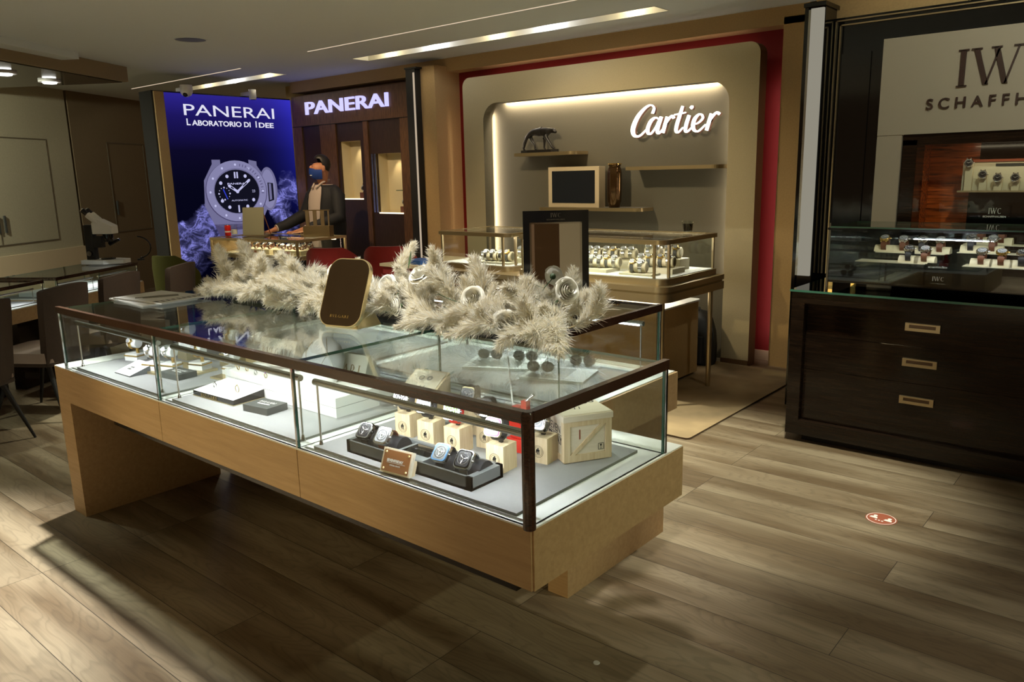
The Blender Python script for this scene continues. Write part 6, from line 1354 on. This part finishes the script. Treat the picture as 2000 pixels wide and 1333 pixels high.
m = MB(); serif_mb(m, 'IWC', .016, Mm @ Tr(-.02, -.0125, h2_-.026) @ Rx(PI/2), 'steel', .0004, .02, .042); text_mb(m, 'SCHAFFHAUSEN', .007, Mm @ Tr(-.035, -.0125, h2_-.037) @ Rx(PI/2), 'steel', .0003, width=.07); m.build('lettering', t, (0, 0, 0))
# papers
for i, (x, y, z, rz_, lb) in enumerate([(-3.80, 1.77, ZG, -.05, 'lower magazine of the pair on the showcase top'), (-3.77, 1.80, ZG+.008, .12, 'top white magazine with a chain picture on its cover')]):
    t = thing('magazine', lb, 'magazine', (x, y, z), rz_, 'magazines on the showcase top'); MB().box((-.20, -.13, 0), (.20, .13, .0065), 'paper').build('pages', t, (0, 0, 0))
    if i:
        m = MB(); m.box((.12, -.125, .0065), (.165, .125, .0068), 'print_black')
        for k in range(8): m.box((.128, -.11+.028*k, .0068), (.157, -.092+.028*k, .007), 'paper')
        m.tube([(-.06, -.10, .008), (-.02, .0, .008), (.03, .07, .008), (.05, .06, .008), (.02, -.01, .008), (-.03, -.08, .008)], .003, 'print_grey', 6); m.build('cover_print', t, (0, 0, 0))

# ------------------------------------------------------------ cream cushions and watches in the brass cases
random.seed(11)
def cushion(mat, r, w_, cap):
    m = MB(); m.lathe([(.001, -w_), (r*.82, -w_), (r, -w_+.004), (r, w_-.004), (r*.82, w_), (.001, w_)], mat, (0, 0, 0), 20, Ry(PI/2))
    for s_ in (-1, 1): m.lathe([(.001, 0), (r*.78, 0)], cap, (s_*(w_+.0006), 0, 0), 20, Ry(s_*PI/2))
    return m
cuA = cushion('cream_leather', .031, .050, 'cream_box').build('watch_roll', None, (0, 0, 0), smooth=40); 
wA = [make_watch('round', 'silver', 'dial_silver', 'silver', .0315, .018, .9, .018), make_watch('round', 'silver', 'dial_silver', 'steel', .0315, .018, .9, .018), make_watch('round', 'gold', 'dial_silver', 'dark_grey', .0315, .018, .9, .018)]
def board(x0, x1, y0, y1, z, h, lb, grp='cream display boards in the brass cases', mat='cream_box'):
    o = MB().box((x0, y0, z), (x1, y1, z+h), mat).build('display_board', None, ((x0+x1)/2, (y0+y1)/2, z), bevel=.002); tag(o, lb, 'display stand', grp); return z+h
ZD = .894; cu_used = [0]
def roll(x, y, z, rz_, lb, wk, n=2, grp='cream watch rolls in the brass cases'):
    c = cuA if not cu_used[0] else cuA.copy()
    if cu_used[0]: COL.objects.link(c)
    cu_used[0] += 1; c.location = (x, y, z+.0415); c.rotation_euler = (0, 0, rz_); c.scale = (1.28, 1.28, 1.28); tag(c, 'cream leather watch roll '+lb, 'watch roll', grp)
    for k in range(n):
        off = (-.034, .026)[k] if n == 2 else 0
        place(wA[(wk+k) % 3], (x+off*math.cos(rz_), y+off*math.sin(rz_), z-.001), rz_, ('left' if k == 0 else 'right')+' watch on the cream roll '+lb if n == 2 else 'watch on the cream roll '+lb, 'watches in the brass cases', s=1.28)
z = board(-4.40, -4.05, 4.74, 4.86, ZD, .016, 'front display board in the left brass case'); z2 = board(-4.22, -4.0, 4.92, 5.16, ZD, .03, 'rear display board in the left brass case')
roll(-4.28, 4.80, z, .15, 'at the front of the left brass case, left', 0); roll(-4.15, 4.83, z, .15, 'at the front of the left brass case, right', 1); roll(-4.10, 5.02, z2, .15, 'at the rear of the left brass case', 0)
for i, (x, lb) in enumerate(((-4.50, 'bare bangle watch at left on the floor of the left brass case'), (-4.43, 'bare bangle watch right beside it on the floor of the left brass case'))): place(wA[0], (x, 4.95, ZD), .4, lb, 'watches in the brass cases')
za = board(-3.70, -3.52, 4.72, 4.84, ZD, .03, 'front left display board in the right brass case'); zb = board(-3.42, -3.10, 4.70, 4.88, ZD, .022, 'front middle display board in the right brass case'); zc = board(-2.98, -2.72, 4.68, 4.80, ZD, .014, 'front right display board in the right brass case'); zd = board(-2.98, -2.66, 4.86, 5.04, ZD, .036, 'raised right display board in the right brass case'); ze = board(-3.50, -3.05, 4.98, 5.2, ZD, .06, 'raised middle display board in the right brass case')
zf = board(-3.05, -2.72, 5.08, 5.22, ZD, .08, 'highest display board, right rear of the right brass case')
for x, y, zz, lb, k in [(-3.60, 4.78, za, 'at the front left of the right brass case', 0), (-3.36, 4.76, zb, 'in the front row, second from left in the right case', 1), (-3.24, 4.80, zb, 'in the front row, third from left in the right case', 0), (-3.14, 4.84, zb, 'in the front row, fourth from left in the right case', 2), (-2.86, 4.74, zc, 'in the front right corner of the right case', 2),
                       (-3.42, 5.03, ze, 'in the middle row at left in the right case', 0), (-3.29, 5.06, ze, 'in the middle row, second in the right case', 1), (-3.16, 5.10, ze, 'in the middle row, third in the right case', 0), (-2.90, 4.92, zd, 'in the middle row near the right end', 1), (-2.76, 4.95, zd, 'in the middle row at the right end', 2), (-2.97, 5.14, zf, 'on the highest board, left', 0), (-2.82, 5.16, zf, 'on the highest board, right', 1)]:
    roll(x, y, zz, .15, lb, k)

# watches on wedge cushions in the black counter case
GI = 'watches in the glass case on the black cabinet'
cuB = MB(); vs = []; n = 10
for s_ in (-.034, .034):
    for k in range(n+1): a = PI*k/n; vs.append((s_, -.030*math.cos(a), .028*math.sin(a)))
cuB.add(vs, [(k, k+1, n+2+k, n+1+k) for k in range(n)]+[tuple(range(n, -1, -1)), tuple(range(n+1, 2*n+2)), (0, n+1, 2*n+1, n)], 'cream_leather'); cuBo = cuB.build('watch_cushion', None, (0, 0, 0), smooth=50); first = [1]
wB = [make_watch('round', 'silver', 'dial_silver', 'brown_leather', .026, .020, 1.1, .021), make_watch('round', 'silver', 'dial_black', 'black_leather', .026, .020, 1.1, .021), make_watch('round', 'gold', 'dial_silver', 'brown_leather', .026, .020, 1.1, .021)]
def sit(x, y, z, lb, k, r_=.0):
    c = cuBo if first[0] else cuBo.copy()
    if not first[0]: COL.objects.link(c)
    first[0] = 0; c.location = (x, y, z); c.rotation_euler = (0, 0, r_); c.scale = (1.5, 1.2, 1.35); tag(c, 'pale cushion '+lb, 'cushion', 'pale cushions in the black counter case'); place(wB[k % 3], (x, y-.002, z-.0), r_, 'watch on the pale cushion '+lb, GI, s=1.35)
def tier(x0, x1, y0, y1, z0, z1, lb, top='cream_box'):
    o = MB().box((x0, y0, z0), (x1, y1, z1-.004), 'black_gloss').box((x0, y0, z1-.004), (x1, y1, z1), top).build('display_tier', None, ((x0+x1)/2, (y0+y1)/2, z0)); tag(o, lb, 'display stand', 'tiers in the glass case on the black cabinet')
tier(-1.40, -1.04, 4.68, 4.80, .96, 1.075, 'front left cream tier'); tier(-1.34, -.98, 4.84, 4.94, .96, 1.115, 'second cream tier, behind the front left one'); tier(-.86, .45, 4.68, 4.80, .96, 1.075, 'front right cream tier'); tier(-.92, .45, 4.84, 4.94, .96, 1.13, 'second cream tier at right'); tier(-.92, .45, 4.97, 5.07, .96, 1.165, 'rear cream tier, highest', 'cream_box')
for x, y, z, lb, k in [(-1.13, 4.74, 1.075, 'front left tier, left one', 1), (-1.05, 4.74, 1.075, 'front left tier, right one', 0), (-1.30, 4.89, 1.115, 'second tier, leftmost', 2), (-1.20, 4.89, 1.115, 'second tier, next to it', 0), (-1.10, 4.89, 1.115, 'second tier, third', 1), (-1.01, 4.89, 1.115, 'second tier, fourth', 0),
                    (-.78, 4.74, 1.075, 'front right tier, first', 0), (-.69, 4.74, 1.075, 'front right tier, second', 2), (-.60, 4.74, 1.075, 'front right tier, third', 1), (-.51, 4.74, 1.075, 'front right tier, fourth', 1), (-.86, 4.89, 1.13, 'second right tier, first', 1), (-.76, 4.89, 1.13, 'second right tier, second', 0), (-.84, 5.02, 1.165, 'rear tier, first', 0), (-.74, 5.02, 1.165, 'rear tier, second', 2), (-.55, 5.02, 1.165, 'rear tier, third', 1), (-.45, 5.02, 1.165, 'rear tier, fourth', 1)]:
    sit(x, y, z, lb, k)
for (x, y, z, w2, h2, lb, s1, s2) in ((-.97, 4.655, 1.045, .10, .04, 'black name block between the cream tiers', 'SCHAFFHAUSEN', None), (-.955, 4.625, .96, .13, .075, 'black name sign low in the glass case', 'IWC', 'SCHAFFHAUSEN')):
    t = thing('name_sign', lb, 'sign', (x, y, z)); MB().box((x-w2/2, y, z if s2 else .96), (x+w2/2, y+.02, z+h2), 'black_gloss').build('body', t)
    m = MB(); 
    if s2: serif_mb(m, s1, .022, Tr(x-.03, y-.0005, z+.035) @ Rx(PI/2), 'silver', .0005, .02, .06); text_mb(m, s2, .008, Tr(x-.035, y-.0005, z+.018) @ Rx(PI/2), 'steel', .0003, width=.07)
    else: text_mb(m, s1, .012, Tr(x-.045, y-.0005, z+.015) @ Rx(PI/2), 'silver', .0004, bold=.0003, width=.09)
    m.build('lettering', t)
# window display with the tall cream stand
t = thing('window_stand', 'long cream stand edged with brass carrying upright watches in the shop window', 'display stand', (-.3, 5.6, 1.44))
m = MB(); m.box((-1.075, 5.60, 1.44), (1.5, 5.62, 1.61), 'cream_box'); m.build('panel', t); m = MB(); m.box((-1.08, 5.595, 1.61), (1.5, 5.63, 1.625), 'sticker'); m.box((-1.085, 5.54, 1.43), (1.5, 5.63, 1.44), 'brass'); m.build('edge', t)
MB().box((-.90, 5.597, 1.583), (-.74, 5.60, 1.599), 'dark_grey').build('slot', t); MB().box((-1.02, 5.545, 1.18), (1.4, 5.60, 1.43), 'black_gloss').build('support', t)
wW = make_watch('round', 'silver', 'dial_black', 'brown_leather', .020, .022, .05, .026)
for i, (x, z, lb) in enumerate([(-1.035, 1.58, 'highest upright watch in the shop window, leftmost'), (-.955, 1.51, 'second upright watch in the shop window'), (-.875, 1.49, 'third upright watch in the shop window'), (-.785, 1.49, 'fourth upright watch in the shop window'), (-.705, 1.493, 'upright watch at the right edge of the shop window')]):
    place(wW, (x, 5.565, z), 0, lb, 'upright watches in the shop window')
    m = MB(); m.box((x-.02, 5.568, 1.44), (x+.02, 5.596, z+.025), 'cream_leather'); o = m.build('upright_holder', None, (x, 5.58, 1.44), bevel=.003); tag(o, 'cream upright holder of the '+lb, 'display stand', 'upright holders in the shop window')
t = thing('window_sign', 'small black sign with white lettering in the shop window', 'sign', (-.87, 5.50, 1.18)); MB().box((-.95, 5.50, 1.18), (-.79, 5.515, 1.35), 'black_gloss').build('body', t)
m = MB(); serif_mb(m, 'IWC', .033, Tr(-.90, 5.4985, 1.305) @ Rx(PI/2), 'white_paint', .0006, .03, .07); text_mb(m, 'SCHAFFHAUSEN', .014, Tr(-.925, 5.4985, 1.283) @ Rx(PI/2), 'white_paint', .0004, bold=.0004, width=.12); m.build('lettering', t)
# niche watches behind the man
wN = make_watch('round', 'silver', 'dial_black', 'brown_leather', .05, .03, .05, .038)
for i, (x, z, lb) in enumerate([(-7.66, 1.352, 'wristwatch standing in the left lit niche'), (-6.94, 1.19, 'wristwatch standing in the right lit niche')]):
    b = MB().box((x-.045, 6.265, z), (x+.045, 6.335, z+.07), 'brown_leather').build('display_block', None, (x, 6.30, z), bevel=.003); tag(b, 'brown block under the '+lb, 'block', 'brown blocks in the lit niches'); place(wN, (x, 6.30, z+.066), .9, lb, 'watches in the lit niches')
# trays of watches in the man's counter
wC = make_watch('round', 'silver', 'dial_black', 'brown_leather', .022, .02, 1.0, .022)
for k, (u0, u1, lb) in enumerate([(.33, .78, 'left'), (.84, 1.24, 'right')]):
    t = thing('watch_box', 'cream watch tray in the man\'s glass counter, '+lb, 'tray', tuple(Mc @ Vector((u0, .10, .86))), PA, 'cream trays in the watch counter'); MB().box((0, 0, 0), (u1-u0, .32, .045), 'cream_leather').build('body', t, (0, 0, 0), bevel=.003)
    MB().box(((u1-u0)/2-.04, -.004, .012), ((u1-u0)/2+.04, .0, .032), 'sticker').build('name_plate', t, (0, 0, 0))
    for i in range(4):
        for j in range(2):
            v = Mc @ Vector((u0+.07+i*(u1-u0-.14)/3, .18+j*.12, .905)); place(wC, tuple(v), PA+.1, '%s watch, %s row, %s cream tray before the man' % (('first', 'second', 'third', 'last')[i], ('front', 'rear')[j], lb), 'watches in the watch counter')
# desk goods at left: small white cards
for i, (u, lb) in enumerate([(-.75, 'white jewellery pad in the nearer low glass desk'), (.25, 'white jewellery pad in the low glass desk, left half'), (.70, 'white jewellery pad in the low glass desk, right half')]):
    a_ = Ml @ Vector((sB0+u, 4.60, .742)); t = thing('jewellery_pad', lb, 'display stand', tuple(a_), math.atan2(D.y, D.x), 'jewellery pads in the low glass desks'); MB().box((-.14, -.13, 0), (.14, .13, .03), 'white_leather').build('body', t, (0, 0, 0), bevel=.003)
    m = MB()
    for k in range(5): m.ring(.012, .014, .03, .033, 'dark_grey', (-.09+.045*k, -.02, 0), 12)
    m.build('rings', t, (0, 0, 0))

# ------------------------------------------------------------ pampas and rose garland
t = thing('flower_garland', 'long garland of beige pampas plumes and white roses along the showcase tops', 'flower arrangement', (-2.5, 2.12, ZG))
m = MB(); m.prism(rrect(-3.50, 2.0, -1.64, 2.2, .05), ZG, ZG+.02, 'black_matte'); m.build('base_board', t)
GO = (-2.5, 2.12, ZG)
def plume_mesh(i, L, N, droop, wid):
    rnd = random.Random(100+i); m = MB(); pts = []
    for k in range(9):
        u = k/8; pts.append(Vector((0+.012*math.sin(u*3+i), .010*math.sin(u*4+2*i), 0))+Vector((droop*u*u*L*.8, 0, L*(u-.25*droop*u*u))))
    m.tube(pts[:], [.002*(1-.75*k/8) for k in range(9)], 'stem', 4, False)
    # side tufts: each a small bundle of hairs leaning forward along the stem
    for b_ in range(N//14):
        u = rnd.random()**.8*.93+.03; k = min(int(u*8), 7); f = u*8-k; p = pts[k].lerp(pts[k+1], f); d = (pts[k+1]-pts[k]).normalized()
        a = rnd.random()*2*PI; x, y, _ = frame_of(d); o = x*math.cos(a)+y*math.sin(a); tl = (.014+.050*math.sin(PI*min(1, u**.8))**.8)*wid*(.75+.5*rnd.random()); sp = .15+.60*rnd.random()
        bd = (d+o*sp).normalized(); c1, c2, _ = frame_of(bd); sag = Vector((0, 0, -.10-.25*rnd.random()))
        for h in range(14):
            q0 = p+bd*tl*rnd.random()*.55; j = c1*rnd.uniform(-1, 1)+c2*rnd.uniform(-1, 1); v1 = (bd+j*.34).normalized(); ln = tl*(.35+.5*rnd.random())
            p1 = q0+v1*ln*.5; v2 = (v1+j*.25+sag).normalized(); p2 = p1+v2*ln*.5
            nrm = v1.cross(Vector((rnd.random()-.5, rnd.random()-.5, rnd.random()-.5))).normalized(); wd = .0007+.0007*rnd.random()
            m.add([q0-nrm*wd*.6, q0+nrm*wd*.6, p1+nrm*wd, p1-nrm*wd, p2], [(0, 1, 2, 3), (3, 2, 4)], 'pampas' if rnd.random() < .5 else 'pampas_light')
    return m.mesh('plume')
PM = [plume_mesh(i, *a) for i, a in enumerate([(.18, 2300, .5, 1.15), (.22, 2700, .9, 1.2), (.15, 2000, .2, 1.15), (.20, 2500, 1.3, 1.25), (.14, 1900, .8, 1.2), (.25, 2700, .25, 1.0)])]
rnd = random.Random(5)
def put(mesh, name, x, y, z, az, el, roll_, s=1.0):
    o = bpy.data.objects.new(name, mesh); COL.objects.link(o); o.parent = t; o.location = (x-GO[0], y-GO[1], z-GO[2])
    for _ in range(16):
        d = Vector((math.cos(az)*math.cos(el), math.sin(az)*math.cos(el), math.sin(el)))
        q_ = d.to_track_quat('Z', 'Y') @ Euler((0, 0, roll_)).to_quaternion()
        if name != 'plume': break
        # a plume may not sink through the glass it lies on
        if min((q_ @ v.co).z*s for v in list(mesh.vertices)[::37])+z > ZG+.004: break
        el += .07
    o.rotation_mode = 'QUATERNION'; o.rotation_quaternion = q_; o.scale = (s, s, s); return o
for i in range(120):
    u = (i+.5)/120; x = -3.56+2.02*u+rnd.uniform(-.05, .05); front = i % 3
    if front == 0: az = rnd.uniform(-2.3, -.9); el = rnd.uniform(.05, .4); y = rnd.uniform(1.99, 2.08); k = rnd.choice([1, 3, 4, 0]); s = rnd.uniform(.75, 1.0)
    elif front == 1: az = rnd.uniform(-3.1, .0); el = rnd.uniform(.3, .85); y = rnd.uniform(2.05, 2.18); k = rnd.choice([0, 1, 2, 4]); s = rnd.uniform(.75, 1.0)
    else: az = rnd.uniform(.3, 2.8) if rnd.random() < .6 else rnd.uniform(-3, 0); el = rnd.uniform(.2, .75); y = rnd.uniform(2.14, 2.26); k = rnd.choice([0, 2, 4, 5]); s = rnd.uniform(.7, 1.0)
    put(PM[k], 'plume', x, y, ZG+.03+rnd.uniform(0, .05), az, el, rnd.uniform(0, 6.3), s)
# the plumes that stand out of the outline: upright, left and right ends
for x, y, z, az, el, k, s in [(-3.55, 2.06, .03, 2.9, .25, 1, 1.15), (-3.53, 2.02, .02, -2.9, .15, 5, 1.0), (-3.50, 2.0, .02, -2.5, .15, 5, .9), (-3.42, 2.12, .05, 2.4, .6, 5, .9), (-3.18, 2.12, .05, 1.8, 1.1, 2, 1.0), (-2.86, 2.16, .05, 1.2, 1.0, 2, 1.0), (-2.44, 2.14, .08, 1.2, 1.45, 5, 1.1), (-2.33, 2.12, .07, .2, 1.15, 5, 1.0), (-2.24, 2.14, .07, .0, 1.1, 2, 1.2), (-2.17, 2.14, .07, -.5, 1.45, 5, 1.15), (-2.10, 2.12, .05, -.2, .8, 1, 1.0), (-1.85, 2.12, .05, .2, 1.0, 0, 1.1), (-1.72, 2.10, .05, .1, 1.05, 0, 1.05), (-1.66, 2.06, .05, -.3, 1.25, 1, 1.1),
                              (-1.58, 2.06, .04, -.4, .35, 3, 1.1), (-1.56, 2.02, .03, -1.0, .15, 3, 1.2), (-1.60, 2.0, .03, -1.4, .1, 3, 1.1), (-1.68, 1.99, .03, -2.6, .12, 1, 1.1), (-1.54, 2.12, .04, -.1, .2, 1, 1.1), (-1.75, 1.98, .03, -2.9, .15, 3, 1.0)]:
    put(PM[k], 'plume', x, y, ZG+z, az, el, rnd.uniform(0, 6), s*.86)
# roses: nested cupped petals
def rose_mesh(i, open_=1.0):
    rr = random.Random(50+i); m = MB(); vs = []; n = 120; nj = 6
    # one long petal wall wound outwards from the bud, scalloped at the rim
    for k in range(n+1):
        u = k/n; th = u*2*PI*4.6; R = .002+.0245*u**.85; h = .035-.011*u*u+.0016*math.sin(th*1.7+i)
        for j in range(nj+1):
            v = j/nj; r = R*(math.sin(PI*.5*min(1, v*1.5))**.8)+.003*max(0, v-.75)*4*u+.0012*math.sin(th*1.7)*v; vs.append((r*math.cos(th), r*math.sin(th), -.004+h*v-.002*max(0, v-.85)*6*u))
    m.add(vs, [(k*(nj+1)+j, k*(nj+1)+j+1, (k+1)*(nj+1)+j+1, (k+1)*(nj+1)+j) for k in range(n) for j in range(nj)], 'rose')
    for g_, (cnt, rm, rt, h, dz) in enumerate([(5, .028, .031*open_, .025, -.004), (5, .030, .037*open_, .018, -.006)]):
        for c in range(cnt):
            a0 = 2*PI*(c+.45*g_+rr.random()*.2)/cnt; hw = PI/cnt*1.45; ni = 7; vs = []
            for j in range(nj+1):
                v = j/nj; r = rm*math.sin(PI*.5*min(1, v*1.5)) if v < .67 else rm+(rt-rm)*((v-.67)/.33)
                for i_ in range(ni):
                    q1 = -1+2*i_/(ni-1); a = a0+q1*hw*(.55+.45*math.sin(PI*(.12+.72*v))); rad = r+.0016*q1; vs.append((rad*math.cos(a), rad*math.sin(a), h*v*(1-.18*q1*q1*v)+dz-.004*max(0, v-.8)*5))
            m.add(vs, [(j*ni+i_, j*ni+i_+1, (j+1)*ni+i_+1, (j+1)*ni+i_) for j in range(nj) for i_ in range(ni-1)], 'rose')
    m.lathe([(.0005, -.018), (.008, -.014), (.012, -.004)], 'leaf', seg=10)
    return m.mesh('rose', smooth=70)
RM = [rose_mesh(0), rose_mesh(1, 1.15)]
for x, y, z, az, el, s in [(-1.70, 1.965, .07, -1.0, .45, 1.15), (-1.90, 2.03, .13, -1.2, .4, 1.1), (-1.575, 2.14, .17, -.4, .25, 1.25), (-2.19, 2.05, .19, -1.6, .9, 1.15), (-2.25, 1.98, .08, -1.9, .1, 1.1), (-2.215, 1.955, .11, -1.6, .2, .1),
                           (-2.38, 2.05, .14, -1.4, .4, 1.05), (-2.40, 1.98, .07, -1.3, .3, 1.1), (-3.28, 2.08, .11, -2.2, .5, 1.1), (-3.06, 1.99, .07, -1.9, .3, 1.0), (-2.82, 2.14, .16, -1.2, .7, 1.05), (-2.70, 2.08, .12, -1.2, .4, 1.0), (-2.09, 2.26, .19, 1.2, 1.1, .9), (-3.12, 2.12, .12, -2.0, .6, .9), (-2.56, 2.10, .14, -1.5, .5, .9)]:
    if s > .5: put(RM[int(x*50) % 2], 'rose', x, y, ZG+z, az, el, 0, s)
def leaf_mesh():
    m = MB(); vs = []; n = 8
    for i in range(n+1):
        u = i/n; w_ = .011*math.sin(PI*u)**.8; z = .07*u; 
        for s_ in (-1, 0, 1): vs.append((s_*w_, .010*u*u+(0 if s_ else -.002), z))
    m.add(vs, [(i*3+s_, i*3+s_+1, i*3+s_+4, i*3+s_+3) for i in range(n) for s_ in (0, 1)], 'leaf'); return m.mesh('leaf', smooth=60)
LM = leaf_mesh()
for x, y, z, az, el, s in [(-2.27, 1.99, .10, 2.4, .9, 1.1), (-2.30, 1.97, .05, -2.9, .2, 1.2), (-2.30, 1.97, .08, 2.9, .5, .9), (-1.93, 1.99, .12, -2.2, .3, 1.2), (-1.98, 2.0, .05, 2.8, .1, 1.1), (-1.84, 1.97, .09, -.8, .0, 1.1), (-1.80, 1.98, .08, -1.2, -.1, 1.0), (-2.36, 2.14, .20, 1.2, 1.2, 1.0), (-3.20, 2.0, .10, -1.8, .4, .9), (-2.95, 1.96, .05, -2.5, .1, 1.1), (-1.62, 2.12, .12, -2.2, .3, .9)]:
    put(LM, 'leaf', x, y, ZG+z, az, el, 0, s)
for P in ([(-2.24, 2.0, ZG+.05), (-2.28, 1.985, ZG+.09), (-2.31, 1.98, ZG+.15)], [(-2.10, 2.2, ZG+.04), (-2.10, 2.24, ZG+.12), (-2.09, 2.26, ZG+.19)], [(-1.66, 2.12, ZG+.05), (-1.62, 2.13, ZG+.12), (-1.58, 2.14, ZG+.16)]):
    MB().tube(P, .0022, 'leaf', 6).build('flower_stem', t)
